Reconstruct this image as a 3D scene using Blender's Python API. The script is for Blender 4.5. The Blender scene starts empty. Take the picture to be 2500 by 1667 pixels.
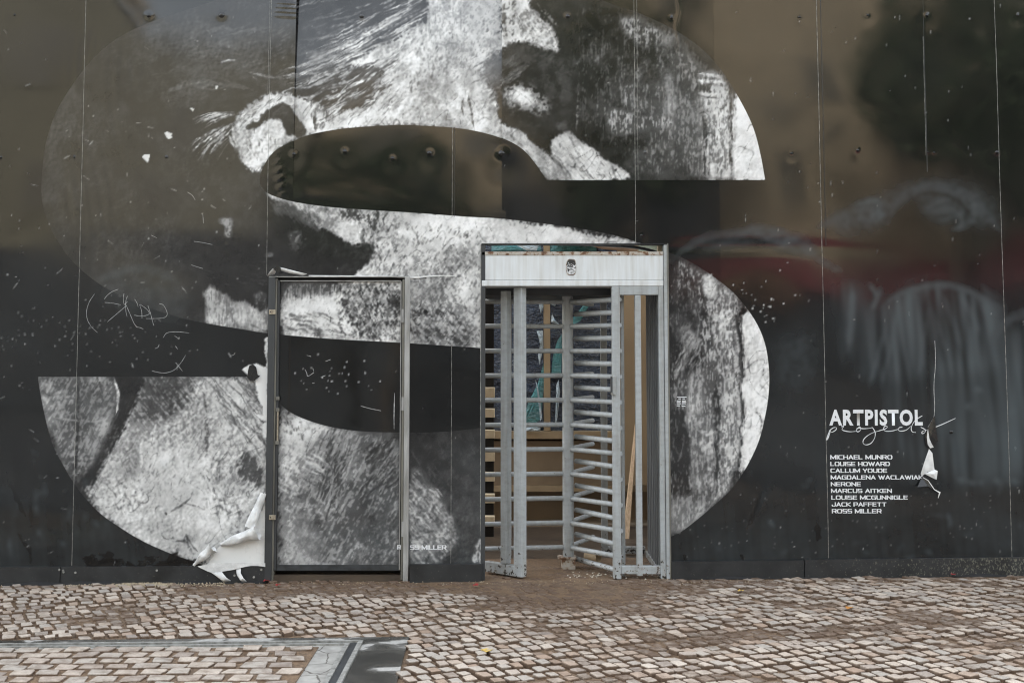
import bpy, bmesh, math, random
import numpy as np
from mathutils import Vector, noise as mnoise

random.seed(7)
rng = np.random.default_rng(7)
R = math.radians
scene = bpy.context.scene
COL = scene.collection

# ------------------------------------------------------------------ camera
FPX, D, CZ = 3200.0, 9.0, 1.56          # focal length in photo pixels, distance to the wall, eye height
PITCH = R(4.39)
PPY = 850.0 - FPX * math.tan(PITCH)     # principal point row
cam_d = bpy.data.cameras.new('camera')
cam = bpy.data.objects.new('camera', cam_d)
COL.objects.link(cam)
cam.location = (0, -D, CZ)
cam.rotation_euler = (R(90) + PITCH, 0, 0)
cam_d.sensor_width = 36
cam_d.lens = FPX / 2500 * 36
cam_d.shift_y = -(833.5 - PPY) / 2500
scene.render.engine = 'CYCLES'
cam_d.clip_start = 0.1
cam_d.clip_end = 500
scene.camera = cam

# ------------------------------------------------------------------ world, sun, exposure
SUN_EL, SUN_AZ = R(52), R(-150)
world = bpy.data.worlds.new('World')
scene.world = world
world.use_nodes = True
wn = world.node_tree.nodes; wl = world.node_tree.links
wn.clear()
sky = wn.new('ShaderNodeTexSky'); sky.sky_type = 'NISHITA'; sky.sun_disc = False
sky.sun_elevation = SUN_EL; sky.sun_rotation = SUN_AZ
sky.air_density = 1.6; sky.dust_density = 4.0; sky.ozone_density = 1.0
hs = wn.new('ShaderNodeHueSaturation'); hs.inputs['Saturation'].default_value = 0.33
bg = wn.new('ShaderNodeBackground'); bg.inputs['Strength'].default_value = 0.15
wo = wn.new('ShaderNodeOutputWorld')
wl.new(sky.outputs[0], hs.inputs['Color']); wl.new(hs.outputs[0], bg.inputs['Color']); wl.new(bg.outputs[0], wo.inputs['Surface'])
sun_d = bpy.data.lights.new('sun', 'SUN')
sun_d.energy = 2.1; sun_d.angle = R(1.0); sun_d.color = (1.0, 0.965, 0.91)
sun = bpy.data.objects.new('sun', sun_d); COL.objects.link(sun)
sv = Vector((-0.30, 0.74, 0.56)).normalized()      # towards the sun: behind the hoarding, whose front lies in open shade
sun.rotation_euler = sv.to_track_quat('Z', 'Y').to_euler()
SUN_EL = math.asin(sv.z); sky.sun_elevation = SUN_EL; sky.sun_rotation = math.atan2(sv.x, sv.y)
vs = scene.view_settings
vs.view_transform = 'Standard'; vs.look = 'None'; vs.gamma = 1; vs.use_curve_mapping = False
vs.exposure = 2.4
scene.cycles.use_denoising = True
scene.cycles.pixel_filter_type = 'BLACKMAN_HARRIS'; scene.cycles.filter_width = 1.15

# ------------------------------------------------------------------ picture <-> place
cp, sp = math.cos(PITCH), math.sin(PITCH)
def project(X, Y, Z):
    yf = (Y + D); zz = Z - CZ
    dep = yf * cp + zz * sp
    up = -yf * sp + zz * cp
    return 1250 + FPX * X / dep, PPY - FPX * up / dep
def P(u, v, Y=0.0):
    """point of the vertical plane at depth Y seen at photo pixel (u, v)"""
    a = (u - 1250) / FPX; b = (PPY - v) / FPX
    dy = cp - b * sp; dz = sp + b * cp
    t = (Y + D) / dy
    return a * t, CZ + dz * t
GT = 0.0088
def gz(X): return GT * X
def G(u, v):
    a = (u - 1250) / FPX; b = (PPY - v) / FPX
    dy = cp - b * sp; dz = sp + b * cp
    t = -CZ / (dz - GT * a)
    return a * t, -D + dy * t

# ------------------------------------------------------------------ material helpers
def mat(name):
    m = bpy.data.materials.new(name); m.use_nodes = True
    nt = m.node_tree; b = nt.nodes['Principled BSDF']
    return m, nt, b
def N(nt, typ, **kw):
    n = nt.nodes.new(typ)
    for k, v in kw.items():
        if k.startswith('_'): setattr(n, k[1:], v)
        else: n.inputs[k].default_value = v
    return n
def ramp(nt, fac, stops):
    r = nt.nodes.new('ShaderNodeValToRGB')
    el = r.color_ramp.elements
    while len(el) < len(stops): el.new(0.5)
    for e, (p, c) in zip(el, stops):
        e.position = p; e.color = (*c, 1) if len(c) == 3 else c
    nt.links.new(fac, r.inputs[0])
    return r
def mixc(nt, fac, a, b, mode='MIX'):
    n = nt.nodes.new('ShaderNodeMix'); n.data_type = 'RGBA'; n.blend_type = mode
    for sock, val in ((n.inputs[0], fac), (n.inputs[6], a), (n.inputs[7], b)):
        if hasattr(val, 'links'): nt.links.new(val, sock)
        elif isinstance(val, (int, float)): sock.default_value = val
        else: sock.default_value = (*val, 1)
    return n.outputs[2]
def mth(nt, op, a, b=None, clamp=False):
    n = nt.nodes.new('ShaderNodeMath'); n.operation = op; n.use_clamp = clamp
    for s, v in zip(n.inputs, (a, b)):
        if v is None: continue
        if hasattr(v, 'links'): nt.links.new(v, s)
        else: s.default_value = v
    return n.outputs[0]
def maprange(nt, v, a, b, c=0., d=1.):
    n = nt.nodes.new('ShaderNodeMapRange'); n.inputs[1].default_value = a; n.inputs[2].default_value = b
    n.inputs[3].default_value = c; n.inputs[4].default_value = d
    nt.links.new(v, n.inputs[0]); return n.outputs[0]
def coords(nt, kind='Object', scale=(1, 1, 1)):
    t = nt.nodes.new('ShaderNodeTexCoord'); m = nt.nodes.new('ShaderNodeMapping'); m.inputs['Scale'].default_value = scale
    nt.links.new(t.outputs[kind], m.inputs[0]); return m.outputs[0]
def geo(nt, scale=(1, 1, 1)):
    t = nt.nodes.new('ShaderNodeNewGeometry'); m = nt.nodes.new('ShaderNodeMapping'); m.inputs['Scale'].default_value = scale
    nt.links.new(t.outputs['Position'], m.inputs[0]); return m.outputs[0]
def noise(nt, vec, scale, detail=4, rough=0.55, dist=0.0):
    n = nt.nodes.new('ShaderNodeTexNoise'); n.inputs['Scale'].default_value = scale; n.inputs['Detail'].default_value = detail
    n.inputs['Roughness'].default_value = rough; n.inputs['Distortion'].default_value = dist
    nt.links.new(vec, n.inputs['Vector']); return n.outputs[0]
def bump(nt, b, h, strength=0.3, dist=0.01):
    n = nt.nodes.new('ShaderNodeBump'); n.inputs['Strength'].default_value = strength; n.inputs['Distance'].default_value = dist
    nt.links.new(h, n.inputs['Height']); nt.links.new(n.outputs[0], b.inputs['Normal'])
def simple(name, c1, c2=None, rough=0.5, nscale=6.0, metallic=0.0, bumps=0.0, spec=None, stretch=(1, 1, 1)):
    m, nt, b = mat(name)
    v = geo(nt, stretch); n = noise(nt, v, nscale)
    c2 = c2 or tuple(x * 0.75 for x in c1)
    r = ramp(nt, n, [(0.35, c1), (0.65, c2)])
    nt.links.new(r.outputs[0], b.inputs['Base Color'])
    b.inputs['Roughness'].default_value = rough; b.inputs['Metallic'].default_value = metallic
    if spec is not None: b.inputs['Specular IOR Level'].default_value = spec
    if bumps: bump(nt, b, noise(nt, v, nscale * 8), bumps, 0.01)
    return m

# ------------------------------------------------------------------ mesh helpers
class MB:
    def __init__(self): self.v = []; self.f = []
    def add(self, vs, fs):
        o = len(self.v); self.v += [tuple(p) for p in vs]; self.f += [tuple(i + o for i in f) for f in fs]; return self
    def box(self, x0, x1, y0, y1, z0, z1):
        vs = [(x, y, z) for z in (z0, z1) for y in (y0, y1) for x in (x0, x1)]
        return self.add(vs, [(0, 2, 3, 1), (4, 5, 7, 6), (0, 1, 5, 4), (2, 6, 7, 3), (0, 4, 6, 2), (1, 3, 7, 5)])
    def hexa(self, vs):   # 8 corners ordered as in box
        return self.add(vs, [(0, 2, 3, 1), (4, 5, 7, 6), (0, 1, 5, 4), (2, 6, 7, 3), (0, 4, 6, 2), (1, 3, 7, 5)])
    def tube(self, p0, p1, r, n=14, r1=None, dome=False):
        p0 = Vector(p0); p1 = Vector(p1); d = (p1 - p0).normalized()
        a = d.orthogonal().normalized(); b = d.cross(a)
        r1 = r if r1 is None else r1
        rings = [(p0, r), (p1, r1)]
        if dome:
            rings = [(p0 - d * r * 0.0, r * .75), (p0 + d * r * .35, r)] + [(p1 - d * r * .35, r1), (p1, r1 * .75)]
        vs = []
        for p, rr in rings:
            for k in range(n):
                t = 2 * math.pi * k / n
                vs.append(p + (a * math.cos(t) + b * math.sin(t)) * rr)
        fs = []
        for i in range(len(rings) - 1):
            for k in range(n):
                k2 = (k + 1) % n
                fs.append((i * n + k, i * n + k2, (i + 1) * n + k2, (i + 1) * n + k))
        fs.append(tuple(reversed(range(n)))); fs.append(tuple(range((len(rings) - 1) * n, len(rings) * n)))
        return self.add(vs, fs)
    def path(self, pts, r, n=8):
        pts = [Vector(p) for p in pts]; vs = []; fs = []
        for i, p in enumerate(pts):
            d = (pts[min(i + 1, len(pts) - 1)] - pts[max(i - 1, 0)]).normalized()
            a = d.cross(Vector((0.3, 0.2, 1))).normalized(); b = d.cross(a)
            for k in range(n):
                t = 2 * math.pi * k / n; vs.append(p + (a * math.cos(t) + b * math.sin(t)) * r)
        for i in range(len(pts) - 1):
            for k in range(n):
                k2 = (k + 1) % n; fs.append((i * n + k, i * n + k2, (i + 1) * n + k2, (i + 1) * n + k))
        fs.append(tuple(reversed(range(n)))); fs.append(tuple(range((len(pts) - 1) * n, len(pts) * n)))
        return self.add(vs, fs)
    def prism_y(self, poly, y0, y1):      # poly of (x, z), extruded along y
        n = len(poly)
        vs = [(x, y0, z) for x, z in poly] + [(x, y1, z) for x, z in poly]
        fs = [tuple(range(n)), tuple(reversed(range(n, 2 * n)))] + [(i, i + n, (i + 1) % n + n, (i + 1) % n) for i in range(n)]
        return self.add(vs, fs)
    def prism_z(self, poly, z0, z1):      # poly of (x, y); z offsets follow the tilted ground
        n = len(poly)
        vs = [(x, y, gz(x) + z0) for x, y in poly] + [(x, y, gz(x) + z1) for x, y in poly]
        fs = [tuple(reversed(range(n))), tuple(range(n, 2 * n))] + [(i, (i + 1) % n, (i + 1) % n + n, i + n) for i in range(n)]
        return self.add(vs, fs)
    def build(self, name, material, parent=None, bevel=0.0, smooth=False):
        me = bpy.data.meshes.new(name); me.from_pydata(self.v, [], self.f)
        bm = bmesh.new(); bm.from_mesh(me); bmesh.ops.recalc_face_normals(bm, faces=bm.faces); bm.to_mesh(me); bm.free()
        return link(name, me, material, parent, bevel, smooth)
def link(name, me, material, parent=None, bevel=0.0, smooth=False):
    o = bpy.data.objects.new(name, me); COL.objects.link(o)
    if material and not me.materials: me.materials.append(material)
    if parent: o.parent = parent; o.matrix_parent_inverse = parent.matrix_basis.inverted()
    if smooth:
        me.polygons.foreach_set('use_smooth', [True] * len(me.polygons))
        try: me.set_sharp_from_angle(angle=R(40))
        except Exception: pass
    if bevel:
        md = o.modifiers.new('bevel', 'BEVEL'); md.width = bevel; md.segments = 2; md.limit_method = 'ANGLE'
    return o
def thing(name, label, cat, loc=(0, 0, 0), group=None):
    o = bpy.data.objects.new(name, None); COL.objects.link(o); o.location = loc; o.empty_display_size = 0.1
    tag(o, label, cat, group); return o
def tag(o, label=None, cat=None, group=None, kind=None):
    if label: o['label'] = label
    if cat: o['category'] = cat
    if group: o['group'] = group
    if kind: o['kind'] = kind
    return o
bpy.context.view_layer.update()

# ------------------------------------------------------------------ materials
M = {}
def make_mud():
    m, nt, b = mat('mud_joint')
    v = geo(nt)
    n1 = noise(nt, v, 2.2, 5); n2 = noise(nt, v, 60, 4)
    r1 = ramp(nt, n1, [(0.3, (0.095, 0.060, 0.037)), (0.5, (0.155, 0.102, 0.062)), (0.75, (0.10, 0.070, 0.048))])
    r2 = ramp(nt, n2, [(0.3, (0.55, 0.55, 0.55)), (0.7, (1.5, 1.45, 1.35))])
    pb = N(nt, 'ShaderNodeTexVoronoi', Scale=75.0); nt.links.new(v, pb.inputs['Vector'])
    peb = mth(nt, 'MULTIPLY', maprange(nt, pb.outputs['Distance'], .22, .12), maprange(nt, noise(nt, v, 9, 3), .5, .62), True)
    cc = mixc(nt, 1.0, r1.outputs[0], r2.outputs[0], 'MULTIPLY')
    nt.links.new(mixc(nt, mth(nt, 'MULTIPLY', peb, .7), cc, (.34, .28, .21)), b.inputs['Base Color'])
    nt.links.new(maprange(nt, n1, 0.35, 0.65, 0.36, 0.8), b.inputs['Roughness'])
    bump(nt, b, n2, 0.7, 0.008)
    return m
M['mud'] = make_mud()
def make_sett():
    m, nt, b = mat('granite_sett')
    at = N(nt, 'ShaderNodeAttribute', _attribute_name='shade'); ad = N(nt, 'ShaderNodeAttribute', _attribute_name='dirt')
    v = geo(nt)
    hue = ramp(nt, at.outputs['Fac'], [(0.0, (0.28, 0.235, 0.20)), (0.25, (0.44, 0.365, 0.30)), (0.45, (0.37, 0.33, 0.285)),
                                       (0.62, (0.50, 0.425, 0.35)), (0.8, (0.34, 0.245, 0.18)), (1.0, (0.53, 0.46, 0.385))])
    grain = ramp(nt, noise(nt, v, 120, 3, 0.7), [(0.25, (0.62, 0.62, 0.62)), (0.5, (1, 1, 1)), (0.8, (1.15, 1.14, 1.12))])
    c = mixc(nt, 1.0, hue.outputs[0], grain.outputs[0], 'MULTIPLY')
    nd = noise(nt, v, 14, 5, 0.65)
    f = mth(nt, 'MULTIPLY_ADD', nd, 1.5)
    nt.nodes[-1].inputs[2].default_value = -0.80
    f = mth(nt, 'ADD', f, ad.outputs['Fac'], True)
    f = mth(nt, 'MULTIPLY', f, 1.6, True)
    c = mixc(nt, f, c, (0.110, 0.069, 0.043))
    nt.links.new(c, b.inputs['Base Color']); b.inputs['Roughness'].default_value = 0.72
    bump(nt, b, noise(nt, v, 70, 4, 0.7), 0.5, 0.006)
    return m
M['sett'] = make_sett()
M['asphalt'] = simple('asphalt', (0.045, 0.045, 0.047), (0.06, 0.06, 0.06), 0.8, 3, bumps=0.3)
M['wetconc'] = None
def make_wetconc():
    m, nt, b = mat('wet_concrete')
    v = geo(nt)
    n = noise(nt, v, 3.4, 4, 0.5, 1.0); n2 = noise(nt, v, 90, 3)
    r = ramp(nt, n, [(0.36, (0.030, 0.029, 0.026)), (0.50, (0.060, 0.057, 0.050)), (0.575, (0.10, 0.095, 0.085)), (0.60, (0.36, 0.35, 0.325))])
    g = ramp(nt, n2, [(0.3, (0.75,) * 3), (0.7, (1.15,) * 3)])
    nt.links.new(mixc(nt, 1.0, r.outputs[0], g.outputs[0], 'MULTIPLY'), b.inputs['Base Color'])
    nt.links.new(maprange(nt, n, 0.5, 0.57, 0.25, 0.8), b.inputs['Roughness'])
    bump(nt, b, n2, 0.25, 0.004)
    return m
M['wetconc'] = make_wetconc()
def make_mortar():
    m, nt, b = mat('pale_mortar')
    v = geo(nt)
    vo = N(nt, 'ShaderNodeTexVoronoi', _feature='DISTANCE_TO_EDGE', Scale=5.0)
    wv = nt.nodes.new('ShaderNodeVectorMath'); wv.operation = 'ADD'
    nn = nt.nodes.new('ShaderNodeTexNoise'); nn.inputs['Scale'].default_value = 9
    nt.links.new(v, nn.inputs['Vector'])
    sc = nt.nodes.new('ShaderNodeVectorMath'); sc.operation = 'SCALE'; sc.inputs['Scale'].default_value = 0.05
    nt.links.new(nn.outputs['Color'], sc.inputs[0]); nt.links.new(v, wv.inputs[0]); nt.links.new(sc.outputs[0], wv.inputs[1])
    nt.links.new(wv.outputs[0], vo.inputs['Vector'])
    crack = maprange(nt, vo.outputs['Distance'], 0.008, 0.02, 0.25, 1.0)
    n = noise(nt, v, 12, 5)
    base = ramp(nt, n, [(0.3, (0.22, 0.21, 0.19)), (0.7, (0.36, 0.35, 0.32))])
    nt.links.new(mixc(nt, crack, (0.05, 0.04, 0.03), base.outputs[0]), b.inputs['Base Color'])
    b.inputs['Roughness'].default_value = 0.85
    bump(nt, b, crack, 0.6, 0.006)
    return m
M['mortar'] = make_mortar()
M['galv'] = simple('galvanised_frame', (0.36, 0.355, 0.33), (0.17, 0.165, 0.15), 0.5, 25, metallic=0.15, stretch=(1, 1, 0.2))
def make_paint(name, base, wearz=0.25, rust=True):
    m, nt, b = mat(name)
    v = geo(nt)
    n = noise(nt, v, 3, 4); n2 = noise(nt, v, 38, 5, 0.6)
    t = nt.nodes.new('ShaderNodeNewGeometry'); sx = nt.nodes.new('ShaderNodeSeparateXYZ'); nt.links.new(t.outputs['Position'], sx.inputs[0])
    low = maprange(nt, sx.outputs['Z'], wearz, 0.0, 0.0, 0.20)
    chip = maprange(nt, mth(nt, 'ADD', n2, low), 0.725, 0.745)
    st = noise(nt, geo(nt, (9, 9, 0.8)), 3, 5)
    dirt = ramp(nt, st, [(0.40, (1, 1, 1)), (0.58, (0.90, 0.885, 0.86)), (0.78, (0.68, 0.65, 0.60))])
    c = ramp(nt, n, [(0.3, base), (0.7, tuple(x * 0.9 for x in base))])
    c = mixc(nt, 1.0, c.outputs[0], dirt.outputs[0], 'MULTIPLY')
    sm = ramp(nt, noise(nt, geo(nt, (2.5, 2.5, 6)), 6, 5, .65), [(0.42, (1, 1, 1)), (0.62, (.88, .87, .85)), (0.8, (.76, .735, .70))])
    c = mixc(nt, 1.0 if rust else .6, c, sm.outputs[0], 'MULTIPLY') if name != 'pale_header_paint' else c
    halo = maprange(nt, mth(nt, 'ADD', n2, low), 0.70, 0.75)
    c = mixc(nt, halo, c, (0.33, 0.24, 0.17) if rust else (0.2, 0.2, 0.2))
    c = mixc(nt, chip, c, (0.025, 0.022, 0.02))
    nt.links.new(c, b.inputs['Base Color']); b.inputs['Roughness'].default_value = 0.42
    bump(nt, b, n2, 0.08, 0.004)
    return m
M['grey'] = make_paint('grey_gate_paint', (0.385, 0.41, 0.42))
M['header'] = make_paint('pale_header_paint', (0.66, 0.685, 0.69))
def make_rust():
    m, nt, b = mat('rusty_edge')
    v = geo(nt); n = noise(nt, v, 22, 6, 0.65, 0.4)
    r = ramp(nt, n, [(0.36, (0.42, 0.40, 0.36)), (0.5, (0.36, 0.31, 0.25)), (0.56, (0.16, 0.08, 0.04)), (0.68, (0.05, 0.03, 0.02))])
    nt.links.new(r.outputs[0], b.inputs['Base Color']); b.inputs['Roughness'].default_value = 0.8; bump(nt, b, n, 0.4, 0.006)
    return m
M['rust'] = make_rust()
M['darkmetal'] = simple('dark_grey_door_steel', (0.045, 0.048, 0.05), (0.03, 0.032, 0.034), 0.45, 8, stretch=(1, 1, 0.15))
M['jamb'] = simple('weathered_pale_steel', (0.36, 0.355, 0.34), (0.22, 0.215, 0.20), 0.6, 7, stretch=(3, 3, 0.5))
M['olive'] = simple('olive_grey_strip', (0.21, 0.20, 0.165), (0.11, 0.105, 0.09), 0.55, 9, stretch=(3, 3, 0.4))
M['brass'] = simple('dull_brass_steel', (0.42, 0.37, 0.28), (0.25, 0.21, 0.16), 0.45, 60, metallic=0.4)
M['black'] = simple('black_recess', (0.008, 0.008, 0.008), (0.012, 0.011, 0.01), 0.8, 5)
M['white'] = simple('white_vinyl', (0.78, 0.78, 0.765), (0.55, 0.55, 0.535), 0.4, 16, bumps=.25)
M['whiteink'] = simple('white_print', (0.74, 0.75, 0.76), (0.66, 0.67, 0.68), 0.4, 80)
M['scratchink'] = simple('pale_scratch', (0.50, 0.50, 0.49), (0.22, 0.22, 0.22), 0.7, 55)
def make_skirt():
    m, nt, b = mat('scuffed_black_skirting')
    v = geo(nt); n = noise(nt, v, 4, 5); vo = noise(nt, geo(nt, (90, 90, 55)), 1.0, 4, 0.7)
    t = nt.nodes.new('ShaderNodeNewGeometry'); sx = nt.nodes.new('ShaderNodeSeparateXYZ'); nt.links.new(t.outputs['Position'], sx.inputs[0])
    right = maprange(nt, sx.outputs['X'], 1.8, 3.3, 0.0, 0.12)
    fl = maprange(nt, mth(nt, 'ADD', vo, right), 0.64, 0.74)
    c = ramp(nt, n, [(0.3, (0.009, 0.010, 0.011)), (0.5, (0.024, 0.025, 0.026)), (0.72, (0.006, 0.006, 0.006))])
    c = mixc(nt, mth(nt, 'MULTIPLY', fl, 0.6), c.outputs[0], (0.26, 0.25, 0.19))
    nt.links.new(c, b.inputs['Base Color']); b.inputs['Roughness'].default_value = 0.5; bump(nt, b, n, 0.3, 0.006)
    return m
M['skirt'] = make_skirt()
M['bronze'] = simple('brown_cladding', (0.29, 0.225, 0.15), (0.22, 0.17, 0.115), 0.45, 3)
M['bronze2'] = simple('brown_frame', (0.44, 0.345, 0.22), (0.36, 0.28, 0.18), 0.45, 5)
M['tan'] = simple('tan_pillar', (0.36, 0.275, 0.17), (0.31, 0.235, 0.145), 0.6, 2)
M['plank'] = simple('raw_timber', (0.80, 0.60, 0.40), (0.60, 0.42, 0.26), 0.7, 4, stretch=(22, 22, 1.3), bumps=0.1)
M['batten'] = simple('pale_batten', (0.78, 0.66, 0.47), (0.70, 0.58, 0.40), 0.7, 30)
def make_plastic(name, base, rough=0.16):
    m, nt, b = mat(name)
    v = geo(nt); n = noise(nt, v, 5, 5, 0.6, 1.5)
    c = ramp(nt, n, [(0.35, base), (0.7, tuple(x * 1.9 for x in base))])
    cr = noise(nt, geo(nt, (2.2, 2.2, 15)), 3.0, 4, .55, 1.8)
    ln = mth(nt, 'SUBTRACT', 1.0, mth(nt, 'MULTIPLY', mth(nt, 'ABSOLUTE', mth(nt, 'SUBTRACT', cr, 0.5)), 38.0), True)  # pale lines painted in as crinkle highlights on the film
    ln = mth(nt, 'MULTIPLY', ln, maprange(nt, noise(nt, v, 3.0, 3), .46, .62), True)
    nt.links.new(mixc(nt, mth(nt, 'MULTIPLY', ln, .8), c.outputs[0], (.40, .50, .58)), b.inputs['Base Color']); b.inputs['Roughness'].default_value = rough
    b.inputs['IOR'].default_value = 1.8
    bump(nt, b, noise(nt, geo(nt, (1, 1, 2.2)), 13, 5, 0.6, 2.0), 0.8, 0.03)
    return m
M['plastic'] = make_plastic('dark_blue_film', (0.011, 0.026, 0.055), 0.07)
M['teal'] = make_plastic('teal_film', (0.05, 0.22, 0.24), 0.3)
M['clear'] = make_plastic('pale_torn_film', (0.42, 0.52, 0.58), 0.25)
M['rubber'] = simple('black_cable', (0.015, 0.015, 0.016), None, 0.5, 8)
M['floor'] = simple('wet_brown_floor', (0.085, 0.062, 0.042), (0.05, 0.037, 0.027), 0.45, 3, bumps=0.4)
M['kerb'] = simple('kerb_stone', (0.33, 0.28, 0.21), (0.24, 0.20, 0.15), 0.8, 10)

# ------------------------------------------------------------------ ground
def ground_sheet(name, x0, x1, y0, y1, material, dz=0.0, n=1):
    mb = MB()
    for i in range(n):
        a = x0 + (x1 - x0) * i / n; b = x0 + (x1 - x0) * (i + 1) / n
        mb.add([(a, y0, gz(a) + dz), (b, y0, gz(b) + dz), (b, y1, gz(b) + dz), (a, y1, gz(a) + dz)], [(0, 1, 2, 3)])
    return mb.build(name, material)
road = tag(ground_sheet('road', -150, 150, -150, -4.6, M['asphalt'], -0.004), kind='structure')
bank = tag(ground_sheet('ground', -150, 150, 0.9, 150, M['asphalt'], -0.03), kind='structure')

# pavement mud sheet with a little relief
def fbm(x, y, s, o=4):
    return mnoise.fractal(Vector((x * s, y * s, 3.7)), 1.0, 2.0, o)
nx, ny = 190, 100
xs = np.linspace(-6.5, 6.5, nx); ys = np.linspace(-4.6, 0.9, ny)
pv, pf = [], []
for j in range(ny):
    for i in range(nx):
        pv.append((xs[i], ys[j], gz(xs[i]) + 0.004 * fbm(xs[i], ys[j], 3.0) - 0.001))
for j in range(ny - 1):
    for i in range(nx - 1):
        a = j * nx + i; pf.append((a, a + 1, a + nx + 1, a + nx))
me = bpy.data.meshes.new('pavement'); me.from_pydata(pv, [], pf)
pavement = tag(link('pavement', me, M['mud'], smooth=True), kind='structure')
tag(ground_sheet('ground', -150, -6.5, -4.6, 0.9, M['asphalt'], -0.004), kind='structure')
tag(ground_sheet('ground', 6.5, 150, -4.6, 0.9, M['asphalt'], -0.004), kind='structure')

# cover geometry (lower left): edges in ground metres
cx_r, cy_b = G(887, 1571)         # outer corner of the metal frame
cxm, cym = G(838, 1586)
conc_r, conc_b = G(999, 1557)[0], G(999, 1558)[1]
conc_r2 = G(974, 1667)[0]
FRW = 0.075                       # frame width
in_x, in_y = cx_r - 0.105, cy_b - 0.10
COVER_X0 = -3.4; COVER_Y0 = -4.3

def sett_mesh(seed, a, b, shade, dirt, name='sett', h=0.05):
    r = random.Random(seed)
    hx, hy = a / 2, b / 2; cr = 0.06 * min(a, b)
    ring = []
    for sx, sy in ((1, 1), (-1, 1), (-1, -1), (1, -1)):
        jx, jy = r.uniform(-.13, .05) * a, r.uniform(-.13, .05) * b
        px, py = sx * hx + sx * jx, sy * hy + sy * jy
        c1 = (px - sx * cr * r.uniform(.6, 1.6), py); c2 = (px, py - sy * cr * r.uniform(.6, 1.6))
        ring += [c2, c1] if sx * sy > 0 else [c1, c2]
    tilt = (r.uniform(-.03, .03), r.uniform(-.03, .03))
    def z(p, base): return base + p[0] * tilt[0] + p[1] * tilt[1]
    vs = [(x, y, -h) for x, y in ring] + [(x, y, z((x, y), -0.0045) + r.uniform(-.0015, .0015)) for x, y in ring]
    vs += [(x * .955, y * .955, z((x, y), 0) + r.uniform(-.0015, .0015)) for x, y in ring]
    vs.append((0, 0, r.uniform(0.0, 0.003)))
    n = 8; fs = []
    for l in range(2):
        for k in range(n):
            k2 = (k + 1) % n; fs.append((l * n + k, l * n + k2, (l + 1) * n + k2, (l + 1) * n + k))
    for k in range(n): fs.append((2 * n + k, 2 * n + (k + 1) % n, 3 * n))
    return vs, fs, shade, dirt
def sett_to_mesh(name, parts, smooth=False):
    V, F, S, Dt = [], [], [], []
    for vs, fs, sh, di in parts:
        o = len(V); V += vs; F += [tuple(i + o for i in f) for f in fs]; S += [sh] * len(vs); Dt += [1.2] * 8 + [max(di, .62)] * 8 + [di] * (len(vs) - 16)
    me = bpy.data.meshes.new(name); me.from_pydata(V, [], F)
    me.attributes.new('shade', 'FLOAT', 'POINT').data.foreach_set('value', S)
    me.attributes.new('dirt', 'FLOAT', 'POINT').data.foreach_set('value', Dt)
    me.materials.append(M['sett'])
    return me

ANG = R(25); ca, sa = math.cos(ANG), math.sin(ANG)
AW = 0.100                         # course width
LENS = (0.064, 0.075, 0.087)
variants = {}
rs = random.Random(11)
for li, L in enumerate(LENS):
    for di, dd in enumerate((0.0, 0.20, 0.55)):
        for k in range(10):
            variants[li, di, k] = sett_mesh(li * 100 + di * 10 + k, L * 0.85, AW * 0.82, rs.random(), dd)
vmesh = {}
placed = []
def in_surround(x, y):
    t = (y - COVER_Y0) / (conc_b - COVER_Y0)
    xr = conc_r2 + (conc_r - conc_r2) * min(1, max(0, t))
    return x < conc_r + 0.02 and y < conc_b + 0.02
for row in range(-110, 111):
    p = -9.0 + rs.uniform(0, .1)
    while p < 9.0:
        li = rs.choice((0, 0, 1, 1, 2)); L = LENS[li]
        pc = p + L / 2; p += L + 0.004
        q = row * (AW + 0.004) + 0.012 * math.sin(pc * 1.3 + row * 0.05)
        x = pc * ca - q * sa; y = pc * sa + q * ca - 2.0
        if not (-4.9 < x < 4.9 and -4.45 < y < 0.55): continue
        if y > -0.06 and not (-0.30 < x < 1.06 or -1.68 < x < -0.70 and y < 0.05): continue
        if in_surround(x, y): continue
        u, v = project(x, y, gz(x))
        dn = mnoise.fractal(Vector((x * 0.7, y * 1.5, 1.0)), 1.0, 2.0, 4)
        dn2 = mnoise.noise(Vector((x * 5, y * 5, 4.0)))
        near = max(0.0, 1 - (-y) / 0.6)
        gate = math.exp(-((x - 0.35) / 0.75) ** 2 - ((y + 0.35) / 0.85) ** 2)
        dirt = 0.75 * dn + 0.30 * dn2 + 0.55 * near + 0.95 * gate + 0.10
        placed.append((x, y, li, dirt, u, v))
inframe = [i for i, s in enumerate(placed) if -20 < s[4] < 2520 and s[5] < 1685]
inframe.sort(key=lambda i: placed[i][1])
single = set(inframe[:300])
joined = []
for i, (x, y, li, dirt, u, v) in enumerate(placed):
    di = 0 if dirt < 0.12 else (1 if dirt < 0.38 else 2)
    k = rs.randrange(10)
    top = 0.0155 - 0.016 * max(-0.2, min(1.0, dirt)) + rs.gauss(0, .0036)
    rot = ANG + rs.uniform(-.06, .06)
    flip = math.pi if rs.random() < .5 else 0
    if i in single:
        key = (li, di, k)
        if key not in vmesh: vmesh[key] = sett_to_mesh('sett', [variants[key]])
        o = bpy.data.objects.new('sett', vmesh[key]); COL.objects.link(o); o.parent = pavement
        o.location = (x, y, gz(x) + top); o.rotation_euler = (0, 0, rot + flip)
    else:
        vs, fs, sh, dd = variants[li, di, k]
        c, s = math.cos(rot + flip), math.sin(rot + flip); z0 = gz(x) + top
        joined.append(([(x + a * c - b * s, y + a * s + b * c, z0 + z) for a, b, z in vs], fs, (sh + rs.random() * .6) % 1.0, dd + max(0, dirt - 0.5) * .6))
o = link('setts', sett_to_mesh('setts', joined), None, pavement); tag(o, kind='stuff')

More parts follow.
